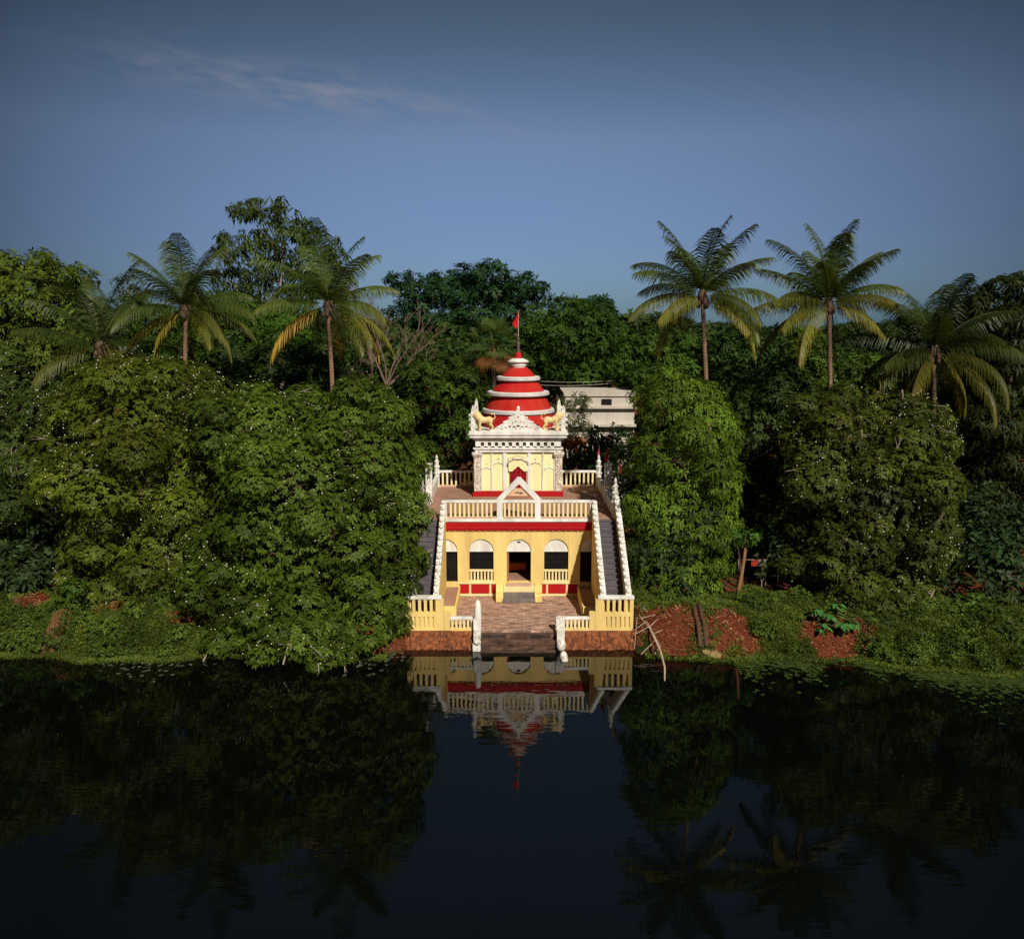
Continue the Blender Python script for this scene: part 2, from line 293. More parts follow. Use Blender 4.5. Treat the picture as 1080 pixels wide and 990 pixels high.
def limbs(parent, base, tips, r0, seed, mat='bark', name='trunk', fork=.35, wob=.3):
    rng = random.Random(seed); mb = MB(); b = Vector(base); cen = sum((Vector(t) for t in tips), Vector())/len(tips)
    fk = b.lerp(cen, fork); fk.x += rng.uniform(-.3, .3); mids = [b, b.lerp(fk, .5)+Vector((rng.uniform(-.15, .15), rng.uniform(-.1, .1), 0)), fk]
    mb.tube([b-Vector((0, 0, .4)), b+Vector((0, 0, .25))]+mids[1:], [r0*1.35, r0*1.05, r0*.9, r0*.75], 10)
    for t in tips:
        t = Vector(t); s = fk.lerp(mids[1], rng.uniform(0, .3)); m1 = s.lerp(t, .35)+Vector((rng.uniform(-wob, wob), rng.uniform(-wob, wob), rng.uniform(.1, .6))); m2 = s.lerp(t, .7)+Vector((rng.uniform(-wob, wob), rng.uniform(-wob, wob), rng.uniform(0, .5)))
        mb.tube([s, m1, m2, t], [r0*.55, r0*.36, r0*.22, r0*.08], 7)
        for q in range(3):
            u = m1.lerp(t, rng.uniform(.1, .8)); e = u+Vector((rng.uniform(-1, 1), rng.uniform(-1, 1), rng.uniform(-.2, .9)))*(r0*4.5)
            mb.tube([u, u.lerp(e, .5)+Vector((0, 0, .12)), e], [r0*.18, r0*.11, r0*.04], 5)
    return build(mb, name, mat, parent, smooth=60)
def lob(px, py, rx, Y, ry=None, rd=None):
    c = P3(px, py, Y); k = mpp(Y); return [c.x, c.y, c.z, rx*k, (rd or rx)*k, (ry or rx)*k]
def gz(x, y): return float(ground_z(np.array([x], float), np.array([y], float))[0])

# ---------------------------------------------------------------- ground, water, hills
def edge_y(x):    # the waterline
    return 34.1+np.where(x > 6, -(x-6)*.13, 0)+np.where(x < -5, -.25, 0)+.35*np.sin(x*.55+1)*np.clip((np.abs(x)-5)/3, 0, 1)+.16*np.sin(x*1.9)*np.clip((np.abs(x)-5)/3, 0, 1)
def ground_z(x, y):
    d = y-edge_y(x); t = np.clip(d/2.6, 0, 1); z = 1.25*(1-(1-t)**2)+np.clip(d-2.6, 0, 30)*.028
    z = np.where(d < 0, np.maximum(d*.6, -2.5), z)
    z += (np.clip((np.abs(x)-5.2), 0, 1))*np.clip(d, 0, 1)*(.14*np.sin(x*1.1+y*.7)+.08*np.sin(x*2.7-y*1.9)+.05*np.sin(x*5.3+y*4.1))
    q = (np.abs(x-.33) < 5.1) & (y > 34.9) & (y < 50.6); z = np.where(q, np.minimum(z, .3), z)
    q3 = (np.abs(x-.33) < 4.9) & (y > 33) & (y < 35.2); z = np.where(q3, np.minimum(z, -.4), z)
    q2 = (np.abs(x-.33) < 2.0) & (y > 33) & (y <= 34.6+1.5); z = np.where(q2, np.minimum(z, -.5), z)
    far = np.clip((y-300)/500, 0, 1); z = z+far*0
    return z
def smooth_patch(x, y, cx, cy, rx, ry): return np.clip(1.25-np.sqrt(((x-cx)/rx)**2+((y-cy)/ry)**2)+.16*np.sin(x*2.9+y*1.3+cx)+.10*np.sin(x*6.1-y*4.7), 0, 1)
def soil_mask(x, y):
    m = np.zeros_like(x)
    m = np.maximum(m, smooth_patch(x, y, 6.8, 34.9, 2.2, 1.7)); m = np.maximum(m, smooth_patch(x, y, 9.3, 34.8, 1.4, 1.9)); m = np.maximum(m, smooth_patch(x, y, 13.6, 34.3, 1.7, 1.5))
    m = np.maximum(m, smooth_patch(x, y, -5.6, 35, 1.9, 1.6)); m = np.maximum(m, smooth_patch(x, y, -13.8, 35.6, 1.3, 1.0)); m = np.maximum(m, smooth_patch(x, y, -17.2, 36.6, 1.5, 1.0))
    m = np.maximum(m, smooth_patch(x, y, -21.5, 36.8, 1.2, 1.2)); m = np.maximum(m, smooth_patch(x, y, 34.5, 56, 4, 3.5)); m = np.maximum(m, (y > 38)*.45)
    return m
xs = np.concatenate([[-1500, -700, -300, -150, -90, -60], np.arange(-42, 42.01, .22), [60, 90, 150, 300, 700, 1500]])
ys = np.concatenate([[-900, -300, -100, -30, 0, 15, 25, 29], np.arange(31, 42, .2), np.arange(42, 70, 1.0), [75, 85, 100, 130, 180, 260, 400, 700, 1400, 3000]])
GX, GY = np.meshgrid(xs, ys); GZ = ground_z(GX, GY); GZ = np.where(GY < -120, np.minimum(GZ, -2.5)+3.6*(GY < -250), GZ)
V = np.stack([GX, GY, GZ], 2).reshape(-1, 3); nx, ny = len(xs), len(ys)
I = (np.arange(ny-1)[:, None]*nx+np.arange(nx-1)[None]).reshape(-1); Fq = np.stack([I, I+1, I+nx+1, I+nx], 1)
def ground_mat():
    m, n, l, b = new_mat('grassy_earth'); t = n.new('ShaderNodeTexCoord'); a = n.new('ShaderNodeAttribute'); a.attribute_name = 'tint'
    v = n.new('ShaderNodeTexNoise'); v.inputs['Scale'].default_value = 2.2; v.inputs['Detail'].default_value = 12; v.inputs['Roughness'].default_value = .8; l.new(t.outputs['Object'], v.inputs['Vector'])
    g = n.new('ShaderNodeValToRGB'); g.color_ramp.elements[0].position = .35; g.color_ramp.elements[0].color = (.014, .02, .006, 1); g.color_ramp.elements[1].position = .7; g.color_ramp.elements[1].color = (.07, .10, .02, 1); l.new(v.outputs[0], g.inputs[0])
    v2 = n.new('ShaderNodeTexNoise'); v2.inputs['Scale'].default_value = 7; v2.inputs['Detail'].default_value = 12; v2.inputs['Roughness'].default_value = .85; l.new(t.outputs['Object'], v2.inputs['Vector'])
    s = n.new('ShaderNodeValToRGB'); e = s.color_ramp.elements; e[0].position = .36; e[0].color = (.03, .010, .006, 1); e[1].position = .70; e[1].color = (.40, .14, .065, 1); k = e.new(.52); k.color = (.17, .045, .020, 1); l.new(v2.outputs[0], s.inputs[0])
    ad = n.new('ShaderNodeMath'); ad.operation = 'ADD'; l.new(a.outputs['Fac'], ad.inputs[0]); sc = n.new('ShaderNodeMath'); sc.operation = 'MULTIPLY_ADD'; l.new(v.outputs[0], sc.inputs[0]); sc.inputs[1].default_value = 2.6; sc.inputs[2].default_value = -1.3; l.new(sc.outputs[0], ad.inputs[1])
    rr = n.new('ShaderNodeValToRGB'); rr.color_ramp.elements[0].position = .35; rr.color_ramp.elements[1].position = .5; l.new(ad.outputs[0], rr.inputs[0])
    mx = n.new('ShaderNodeMixRGB'); l.new(rr.outputs[0], mx.inputs[0]); l.new(g.outputs[0], mx.inputs[1]); l.new(s.outputs[0], mx.inputs[2]); l.new(mx.outputs[0], b.inputs['Base Color']); b.inputs['Roughness'].default_value = .95; b.inputs['Specular IOR Level'].default_value = .1
    bp = n.new('ShaderNodeBump'); bp.inputs['Strength'].default_value = 1; bp.inputs['Distance'].default_value = .15; l.new(v2.outputs[0], bp.inputs['Height']); l.new(bp.outputs[0], b.inputs['Normal']); return m
sm = soil_mask(V[:, 0], V[:, 1]); gob = nmesh('ground', V, Fq, ground_mat(), col=np.repeat(sm[:, None], 3, 1)); gob.data.polygons.foreach_set('use_smooth', [True]*len(gob.data.polygons))
tag(gob, kind='structure')
def water_mat():
    m, n, l, b = new_mat('dark_pond_water'); b.inputs['Base Color'].default_value = (.0015, .002, .0015, 1); b.inputs['Roughness'].default_value = .015; b.inputs['IOR'].default_value = 1.47
    t = n.new('ShaderNodeTexCoord'); mp = n.new('ShaderNodeMapping'); mp.inputs['Scale'].default_value = (.55, 2.0, 1); l.new(t.outputs['Object'], mp.inputs[0])
    a = n.new('ShaderNodeTexNoise'); a.inputs['Scale'].default_value = 1.25; a.inputs['Detail'].default_value = 3; a.inputs['Roughness'].default_value = .5; l.new(mp.outputs[0], a.inputs['Vector'])
    g = n.new('ShaderNodeTexNoise'); g.inputs['Scale'].default_value = .13; g.inputs['Detail'].default_value = 2; l.new(t.outputs['Object'], g.inputs['Vector'])
    r = n.new('ShaderNodeValToRGB'); r.color_ramp.elements[0].position = .42; r.color_ramp.elements[0].color = (.18, .18, .18, 1); r.color_ramp.elements[1].position = .62; l.new(g.outputs[0], r.inputs[0])
    mu = n.new('ShaderNodeMath'); mu.operation = 'MULTIPLY'; l.new(a.outputs[0], mu.inputs[0]); l.new(r.outputs[0], mu.inputs[1])
    bp = n.new('ShaderNodeBump'); bp.inputs['Strength'].default_value = .22; bp.inputs['Distance'].default_value = .03; l.new(mu.outputs[0], bp.inputs['Height']); l.new(bp.outputs[0], b.inputs['Normal']); return m
wb = MB(); wb.add([(-1500, -900, 0), (1500, -900, 0), (1500, 60, 0), (-1500, 60, 0)], [(0, 1, 2, 3)]); tag(build(wb, 'water', water_mat()), kind='structure')
hb = MB(); hx = np.linspace(-1400, 1800, 90)
prof = [max(2, 30*math.exp(-((x-330)/150)**2)+12*math.exp(-((x-700)/300)**2)+16*math.exp(-((x+500)/260)**2)+2*math.sin(x*.03)) for x in hx]
vs = [];  fs = []
for x, h in zip(hx, prof): vs += [(x, 1900, 0), (x, 2100, h*.75), (x, 2300, h), (x, 2600, 0)]
for i in range(len(hx)-1):
    for j in range(3): fs.append((i*4+j, i*4+4+j, i*4+5+j, i*4+1+j))
hb.add(vs, fs); M['hill'] = paint('blue_green_hill', (.045, .075, .055), .95, scale=.02); tag(build(hb, 'hills', 'hill', smooth=80), kind='structure')
# ---------------------------------------------------------------- temple
X0 = .33; YF = 40.0
T = tag(empty('temple', (X0, YF, .6)), 'cream and yellow lakeside temple with a red banded dome and twin outer staircases', 'temple')
class LB(MB):     # box builder in temple coordinates: x measured from the temple's axis
    def bx(s, x0, x1, *a): return s.box(x0+X0, x1+X0, *a)
    def py(s, pts, a, b): return s.prism([(p[0]+X0, p[1]) for p in pts], 'y', a, b)
    def px(s, pts, a, b): return s.prism(pts, 'x', a+X0, b+X0)
ZB, ZS, ZT = .6, 4.34, 4.45
OPEN = [-3.55, -1.81, 0, 1.81, 3.55]; HW = .585; Z0, ZSP = 1.28, 2.86
# hall front wall: piers, plinth, arch heads
b = LB(); Y0, Y1 = YF, YF+.34
b.bx(-4.72, 4.72, Y0, Y1, ZB, Z0); e = [-4.72]
for c in OPEN: e += [c-HW, c+HW]
e.append(4.72)
for i in range(0, len(e), 2): b.bx(e[i], e[i+1], Y0, Y1, Z0, ZS-.003)
for c in OPEN:
    n = 14
    for i in range(n):
        a0, a1 = math.pi*i/n, math.pi*(i+1)/n; xa, xb = c-HW*math.cos(a0), c-HW*math.cos(a1); za, zb = ZSP+HW*.97*math.sin(a0), ZSP+HW*.97*math.sin(a1)
        b.py([(xa, za), (xb, zb), (xb, ZS-.003), (xa, ZS-.003)], Y0, Y1)
# side and back walls, inner floor and walls
b.bx(-4.72, -4.4, Y1, 48.3, ZB-.6, ZS-.003); b.bx(4.4, 4.72, Y1, 48.3, ZB-.6, ZS-.003); b.bx(-4.4, 4.4, 48.0, 48.3, ZB-.6, ZS-.003)
build(b, 'hall_wall', 'yellow', T, bevel=.012)
b = LB(); b.bx(-4.39, 4.39, Y1+.002, 45, 1.0, Z0-.02); build(b, 'hall_floor', 'terrace', T)
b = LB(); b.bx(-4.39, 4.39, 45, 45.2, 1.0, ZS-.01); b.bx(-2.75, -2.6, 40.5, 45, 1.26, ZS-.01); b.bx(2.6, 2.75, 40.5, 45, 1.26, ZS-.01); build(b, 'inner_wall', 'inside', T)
b = LB()       # plinth mouldings and recessed-looking red panels
for (xa, xb, xm) in ((-2.98, -1.12, (-2.98, -2.40, -1.42)), (1.12, 2.98, (1.34, 2.30, 2.91))):
    b = LB(); b.bx(xa, xb, Y0-.05, Y0-.002, Z0-.07, Z0+.0); b.bx(xa, xb, Y0-.05, Y0-.002, .6, .70)
    for x in xm: b.bx(x, x+.07, Y0-.035, Y0-.002, .7, Z0-.07)
    build(b, 'plinth_moulding', 'cream', T, bevel=.01)
for x0, x1 in ((-2.91, -2.40), (-2.33, -1.42), (-1.35, -1.12), (1.12, 1.34), (1.41, 2.30), (2.37, 2.93)):
    b = LB(); b.bx(x0+.02, x1-.02, Y0-.02, Y0-.002, .72, Z0-.1); build(b, 'plinth_panel', 'red', T)
# windows: white tympanum, iron grille, short balustrade
for k, c in enumerate(OPEN):
    door = k == 2; side = k in (0, 4)
    fr = LB(); n = 14
    fr.py([(c-HW*.985*math.cos(math.pi*i/n), ZSP+HW*.955*math.sin(math.pi*i/n)) for i in range(n+1)], Y0+.07, Y0+.16)
    fr.bx(c-HW+.003, c+HW-.003, Y0+.05, Y0+.17, ZSP-.06, ZSP-.001)
    wnd = build(fr, 'doorway' if (door or side) else 'window', 'white', T)
    if not door and not side:
        g = LB(); g.bx(c-HW+.003, c+HW-.003, Y0+.17, Y0+.19, 1.95, ZSP-.06)
        for i in range(11): x = c-HW+.03+i*.112; g.bx(x, x+.035, Y0+.13, Y0+.168, 1.95, ZSP-.06)
        for z in (2.12, 2.42, 2.7): g.bx(c-HW+.003, c+HW-.003, Y0+.11, Y0+.128, z, z+.035)
        build(g, 'grille', 'dark', wnd)
        g = LB(); g.bx(c-HW+.003, c+HW-.003, Y0+.02, Y0+.16, 1.82, 1.90); g.bx(c-HW+.003, c+HW-.003, Y0+.02, Y0+.16, Z0+.002, 1.36); build(g, 'sill_rail', 'cream', wnd)
        for i in range(7): x = c-.5+i*.166; g = LB(); g.bx(x-.042, x+.042, Y0+.05, Y0+.13, 1.36, 1.82); build(g, 'baluster', 'cream', wnd)
    if side:
        g = LB(); g.bx(c-HW+.003, c+HW-.003, Y0+.2, Y0+.23, Z0, ZSP-.06)
        for i in range(9): x = c-HW+.05+i*.13; g.bx(x, x+.03, Y0+.16, Y0+.198, Z0, ZSP-.06)
        build(g, 'grille', 'dark', wnd)
    if door:
        g = LB(); g.ball((c+X0, Y0+.06, ZSP+.42), (.10, .03, .05), 10, 6); build(g, 'emblem', 'metal', wnd)
        g = LB(); g.bx(c-HW+.004, c-HW+.10, Y0+.14, Y0+.7, Z0, ZSP-.07); build(g, 'door_leaf', 'timber', wnd); 
# door steps and cheeks
b = LB(); b.bx(-.74, .74, 39.45, 39.998, .6, 1.20); build(b, 'door_platform', 'cream', T, bevel=.02)
b = LB(); b.bx(-.62, .62, 39.55, 40.3, 1.203, 1.265); build(b, 'door_sill', 'sill', T, bevel=.02)
b = LB(); b.bx(-.74, .74, 39.18, 39.447, .6, .97); b.bx(-.78, .78, 38.92, 39.178, .6, .78); build(b, 'door_step', 'grey_step', T, bevel=.02)
for s in (-1, 1):
    b = LB(); x0, x1 = sorted((s*.745, s*1.10)); pts = [(38.98, .6), (38.98, .90), (39.1, .97), (39.35, 1.0), (39.5, 1.12), (39.7, 1.25), (39.998, 1.27), (39.998, .6)]; b.px(pts, x0, x1); build(b, 'step_cheek', 'yellow', T, bevel=.02)
# roof slab, red cornice band, dentils
b = LB(); b.bx(-4.72, 4.72, YF-.12, 48.4, ZS, ZT); build(b, 'terrace_floor', 'terrace', T)
b = LB(); b.bx(-3.58, 3.58, YF-.16, YF-.122, ZS-.02, ZT+.02); build(b, 'cornice', 'white', T, bevel=.01)
b = LB(); b.bx(-3.53, 3.53, YF-.10, YF-.002, 3.88, ZS-.022); b.bx(-3.53, 3.53, YF-.135, YF-.10, 3.96, 4.03); b.bx(-3.53, 3.53, YF-.125, YF-.10, 4.14, 4.19); build(b, 'cornice_band', 'red', T, bevel=.008)
for i in range(24): x = -3.4+i*.295; b = LB(); b.bx(x, x+.06, YF-.05, YF-.002, 3.80, 3.86); build(b, 'dentil', 'cream', T)
# roof-edge balustrade
def balustrade(x0, x1, y, z0, z1, pitch, posts=(), mr='white', mbal='cream', wd=.10, rail=.13, base=.10, th=.16):
    r = LB(); r.bx(x0, x1, y-th/2, y+th/2, z1-rail, z1); 
    for (a, c) in posts: r.bx(a, c, y-th/2-.01, y+th/2+.01, z0, z1-rail-.001 if False else z1+.0)
    o = build(r, 'balustrade', mr, T, bevel=.015)
    q = LB(); q.bx(x0+.004, x1-.004, y-th/2+.01, y+th/2-.01, z0, z0+base); build(q, 'base_rail', 'sill', o)
    n = int((x1-x0)/pitch); first = None
    for i in range(n):
        x = x0+(x1-x0)*(i+.5)/n
        if any(a-.06 < x < c+.06 for a, c in posts): continue
        q = LB(); q.bx(x-wd/2, x+wd/2, y-wd/2, y+wd/2, z0+base, z1-rail); build(q, 'baluster', mbal, o)
    return o
balustrade(-3.58, 3.52, YF-.02, ZT, 5.36, .212, [(-3.62, -3.44), (-1.06, -.78), (.76, 1.04), (3.38, 3.56)])
balustrade(-4.68, -2.42, 48.3, ZT, 5.40, .25, [(-4.72, -4.55)]); balustrade(2.42, 4.68, 48.3, ZT, 5.40, .25, [(4.55, 4.72)])
# gable frame on the balustrade
b = LB(); b.py([(-1.12, 5.363), (-.78, 5.363), (0, 6.14), (.76, 5.363), (1.10, 5.363), (0.07, 6.47), (-.07, 6.47)], YF-.10, YF+.08)
gb = build(b, 'gable', 'white', T, bevel=.015)
b = LB(); b.py([(-.60, 5.55), (.58, 5.55), (.22, 5.93), (-.24, 5.93)], YF-.02, YF+.02); build(b, 'name_panel', paint('peach_plaster', (.75, .48, .30), .8), gb)
b = LB(); b.bx(-.2, .2, YF-.035, YF-.022, 5.70, 5.73); b.bx(-.13, -.02, YF-.035, YF-.022, 5.735, 5.755); b.bx(.03, .15, YF-.035, YF-.022, 5.66, 5.695); build(b, 'faded_inscription', 'metal', gb)
# twin staircases
PAR = []
for s in (-1, 1):
    def X(a, c): return tuple(sorted((s*a, s*c)))
    n = 17; ys0, ys1, zs0 = 35.55, YF-.12, 1.30; st = LB()
    for i in range(n):
        ya = ys0+(ys1-ys0)*i/n; z = zs0+(ZT-.02-zs0)*(i+1)/n; yb = ys0+(ys1-ys0)*(i+1)/n
        st.bx(*X(3.70, 4.60), ya, yb-.0, z-.30, z); st.bx(*X(3.70, 4.60), ya-.03, ya-.0005, z-.035, z+.004)
    stair = build(st, 'staircase', 'tread', T)
    zr = lambda y: 2.30+(y-35.42)*(5.33-2.30)/(YF-.1-35.42)
    b = LB(); b.px([(35.4, ZB), (35.4, zr(35.4)-.2), (YF-.13, zr(YF)-.24), (YF-.13, ZB)], *X(3.50, 3.697)); build(b, 'inner_parapet', 'yellow', stair, bevel=.01)
    b = LB(); b.px([(35.4, ZB), (35.4, zr(35.4)-.2), (YF+.4, zr(YF+.4)-.24), (YF+.4, ZB)], *X(4.603, 4.80)); build(b, 'outer_parapet', 'cream', stair, bevel=.01)
    for nm, xc, y_end in (('inner_coping', 3.60, YF-.10), ('outer_coping', 4.70, YF+.15)):
        b = LB(); m = 15
        b.px([(35.38, zr(35.38)-.2), (35.38, zr(35.38)-.06), (y_end, zr(y_end)-.08), (y_end, zr(y_end)-.24)], *X(xc-.12, xc+.12))
        for i in range(m):
            y = 35.45+(y_end-35.5)*i/(m-1); b.ball((s*xc+X0, y, zr(y)-.04), (.135, .135, .12), 10, 7)
        build(b, nm, 'white_old' if s < 0 else 'white', stair, smooth=45)
    # pedestal front: slotted parapet over blind slots
    b = LB(); x0, x1 = 3.26, 4.90
    b.bx(*X(x0, x1), 35.27, 35.398, .58, 1.40)
    b.bx(*X(x0, x1), 35.2, 35.268, .58, .72); b.bx(*X(x0, x1), 35.2, 35.268, 1.20, 1.40)
    e = [x0]
    for i in range(6): c = 3.74+i*.195; e += [c-.03, c+.03]
    e.append(x1)
    for i in range(0, len(e), 2): b.bx(*X(e[i], e[i+1]), 35.2, 35.268, .72, 1.20)
    e = [x0]
    for i in range(5): c = 3.68+i*.25; e += [c-.062, c+.062]
    e.append(x1)
    for i in range(0, len(e), 2): b.bx(*X(e[i], e[i+1]), 35.2, 35.398, 1.40, 1.98)
    b.bx(*X(4.803, 4.90), 35.4, 36.2, .3, 1.4)
    ped = build(b, 'front_parapet', 'yellow', stair, bevel=.008)
    b = LB(); b.bx(*X(3.36, 4.92), 35.17, 35.43, 1.983, 2.12); build(b, 'parapet_rail', 'white', ped, bevel=.02)
    # blocks stepping down to the quay balustrade
    b = LB(); b.bx(*X(3.0, 3.258), 35.2, 35.398, .58, 1.42); b.bx(*X(3.0, 3.49), 35.4, 35.6, .6, 1.25); build(b, 'corner_block', 'yellow', stair, bevel=.015)
    b = LB(); b.bx(*X(2.92, 3.495), 37.2, 39.995, .6, 1.05); b.bx(*X(2.96, 3.495), 36.9, 37.197, .6, .86); build(b, 'side_ledge', 'terrace', T, bevel=.015)
    b = LB(); b.bx(*X(2.86, 3.497), 36.82, 36.897, .6, 1.12); b.bx(*X(2.84, 2.917), 36.9, 39.995, .6, 1.12); build(b, 'ledge_kerb', 'yellow', T, bevel=.015)
    # terrace side parapet with spires and a pillar
    b = LB(); b.bx(*X(4.56, 4.72), 40.42, 48.2, ZT+.002, ZT+.55); b.bx(*X(4.53, 4.75), 40.42, 48.2, ZT+.553, ZT+.64); build(b, 'side_parapet', 'white', T, bevel=.015)
    def spire(y, z0, z1, nm='spire'):
        h = z1-z0; q = LB(); pr = [(.17, 0), (.17, .40), (.21, .41), (.21, .45), (.15, .46), (.155, .60), (.19, .61), (.19, .65), (.125, .67), (.12, .76), (.15, .77), (.15, .80), (.08, .83), (.07, .9), (.09, .91), (.02, 1.0)]
        q.lathe(s*4.64+X0, y, [(r*.94, z0+t*h) for r, t in pr], 8)
        return build(q, nm, 'white_old', T)
    spire(48.25, ZT, 6.32); spire(40.3, ZT-.1, 6.40)
    b = LB(); b.bx(*X(4.46, 4.80), 43.35, 43.7, ZT, 6.5); b.bx(*X(4.43, 4.83), 43.32, 43.73, 6.5, 6.58); build(b, 'parapet_pillar', 'white_old' if s < 0 else 'white', T, bevel=.02)

# ---------------------------------------------------------------- tower and dome (parts of the temple)
YT, TC = 45.5, 47.9; hw = 2.36
b = LB(); b.bx(-hw+.16, hw-.16, YT+.08, 50.2, ZT+.002, 7.0); b.bx(-hw+.1, hw-.1, 48.5, 50.3, -.2, ZT); tw = build(b, 'tower_wall', 'lemon', T)
b = LB(); b.bx(-2.46, 2.46, YT-.12, 50.25, ZT+.004, ZT+.20); b.bx(-2.40, 2.40, YT-.06, 50.2, ZT+.203, ZT+.28); build(b, 'plinth', 'red', tw, bevel=.015)
for s in (-1, 1):
    b = LB(); x0, x1 = sorted((s*2.02, s*2.38)); b.bx(x0, x1, YT-.06, YT+.30, ZT+.283, 6.70)
    b.bx(x0-.05, x1+.05, YT-.11, YT+.33, 6.62, 6.72); b.bx(x0-.1, x1+.1, YT-.16, YT+.36, 6.723, 6.86)
    rng = random.Random(4+s)
    for i in range(70):
        z = ZT+.33+i*.032; b.ball((X0+rng.uniform(x0+.05, x1-.05), YT-.06, z), (.05, .035, .035), 6, 4)
    build(b, 'corner_column', 'carved', tw)
    b = LB(); x0, x1 = sorted((s*2.16, s*2.38)); b.bx(x0, x1, YT+.302, 50.1, ZT+.283, 6.9); build(b, 'side_pilaster', 'lemon', tw)
for xa, xb in ((-1.455, -1.385), (-.81, -.63), (.51, .69), (1.30, 1.40), (-2.0, -1.95), (1.95, 2.0)): b = LB(); b.bx(xa, xb, YT, YT+.078, ZT+.283, 6.85); build(b, 'pilaster', 'white', tw, bevel=.01)
# blind arches with little cusped relief
def cusp(c, w, z, t=.045):
    q = LB(); pts = []
    for i in range(13):
        u = i/12; a = math.pi*u; pts.append((X0+c-w*math.cos(a), YT+.07, z+.20*w/.4*math.sin(a)+.05*abs(math.sin(3*a))))
    q.tube(pts, t, 6); q.ball((X0+c, YT+.07, z+.36), (.045, .03, .055), 8, 6); return q
for c, z in ((-1.70, 5.86), (-1.07, 6.12), (.95, 6.12), (1.68, 5.86)): build(cusp(c, .25, z, .032), 'relief_arch', 'carved' if abs(c) < 1.5 else 'white', tw, smooth=60)
# door bay
b = LB(); b.bx(-.46, .46, YT+.04, YT+.078, ZT+.283, 6.05); dr = build(b, 'shrine_door', 'maroon', tw)
b = LB()
for x in (-.44, -.15, .12, .41): b.bx(x, x+.035, YT+.005, YT+.038, ZT+.3, 6.0)
for z in (5.0, 5.5, 5.8): b.bx(-.44, .44, YT-.01, YT+.003, z, z+.03)
build(b, 'door_grille', 'flag', dr)
b = LB(); pts = [(-.52, 6.62)]+[(-.52, 5.86), (-.46, 5.80), (-.40, 5.83), (-.33, 5.80), (-.25, 5.90), (-.18, 5.93), (-.09, 6.03), (0, 6.10), (.09, 6.03), (.18, 5.93), (.25, 5.90), (.33, 5.80), (.40, 5.83), (.46, 5.80), (.52, 5.86)]+[(.52, 6.62)]
b.py(pts, YT-.04, YT+.0); build(b, 'door_head', 'lemon', tw)
q = LB(); q.tube([(X0-.54*math.cos(math.pi*i/14), YT-.06, 6.20+.28*math.sin(math.pi*i/14)+.05*abs(math.sin(4*math.pi*i/14))) for i in range(15)], .055, 6)
for i in range(9): q.ball((X0-.4+i*.1, YT-.03, 6.56+.10*math.sin(math.pi*i/8)), .04, 6, 4)
build(q, 'door_lintel_relief', 'carved', tw, smooth=60)
# frieze with square niches, cornice
b = LB(); b.bx(-2.30, 2.30, YT-.06, YT+.4, 6.863, 7.02); b.bx(-2.42, 2.42, YT-.12, YT+.4, 7.023, 7.10)
e = [-2.30]; cs = [-1.92+i*.376 for i in range(11)]
for c in cs: e += [c-.085, c+.085]
e.append(2.30)
for i in range(0, len(e), 2): b.bx(e[i], e[i+1], YT-.06, YT+.10, 7.103, 7.48)
b.bx(-2.30, 2.30, YT-.06, YT+.10, 7.103, 7.19); b.bx(-2.30, 2.30, YT-.063, YT+.10, 7.40, 7.50)
b.bx(-2.30, 2.30, YT+.4, 50.2, 6.863, 7.5)
for c in [x+.188 for x in cs[:-1]]: b.ball((X0+c, YT-.08, 7.08), (.06, .04, .05), 8, 5)
fz = build(b, 'frieze', 'white', T, bevel=.012)
b = LB(); b.bx(-2.29, 2.29, YT+.102, YT+.39, 7.103, 7.5); build(b, 'niche_back', 'metal', fz)
b = LB()
for i, (o, z0, z1) in enumerate(((.06, 7.503, 7.58), (.14, 7.583, 7.66), (.24, 7.663, 7.82), (.31, 7.823, 7.90), (.27, 7.903, 8.02))): b.bx(-2.36-o, 2.36+o, YT-.06-o, 50.26+o, z0, z1)
build(b, 'tower_cornice', 'white', T, bevel=.02)
# lace pediment cut as an openwork plate
def lace():
    w, h, c = 1.48, 1.16, .032; nx_, nz_ = int(2*w/c), int(h/c); q = LB(); rng = random.Random(3)
    holes = [(0, .28, .10, .05), (-.22, .22, .09, .035), (.22, .22, .09, .035), (-.45, .25, .06, .05), (.45, .25, .06, .05), (-.66, .20, .06, .03), (.66, .20, .06, .03), (-.9, .12, .06, .025), (.9, .12, .06, .025), (-.13, .52, .05, .04), (.13, .52, .05, .04), (0, .75, .045, .05), (-.3, .45, .04, .04), (.3, .45, .04, .04), (-.12, .10, .06, .02), (.12, .10, .06, .02)]
    def edge(x): u = abs(x)/w; return h*(1-u)**1.25*.93+.05*abs(math.sin(u*17))+(.10 if u < .06 else 0)
    ins = lambda i, j: (lambda x, z: 0 <= z < edge(x) and abs(x) < w and not any(((x-a)/r1)**2+((z-d)/r2)**2 < 1 for a, d, r1, r2 in holes))(-w+(i+.5)*c, (j+.5)*c)
    for i in range(nx_):
        j = 0
        while j < nz_+4:
            if ins(i, j):
                k = j
                while ins(i, k): k += 1
                q.bx(-w+i*c, -w+(i+1)*c, YT-.22, YT-.10, 8.023+j*c, 8.023+k*c); j = k
            else: j += 1
    for s in (-1, 1):
        for t in (.12, .3, .5, .72): q.ball((X0+s*w*t, YT-.2, 8.02+edge(w*t)-.02), (.09, .06, .07), 8, 6)
    q.ball((X0, YT-.18, 8.02+h+.06), (.09, .07, .13), 10, 7)
    return q
build(lace(), 'pediment', 'white', T)
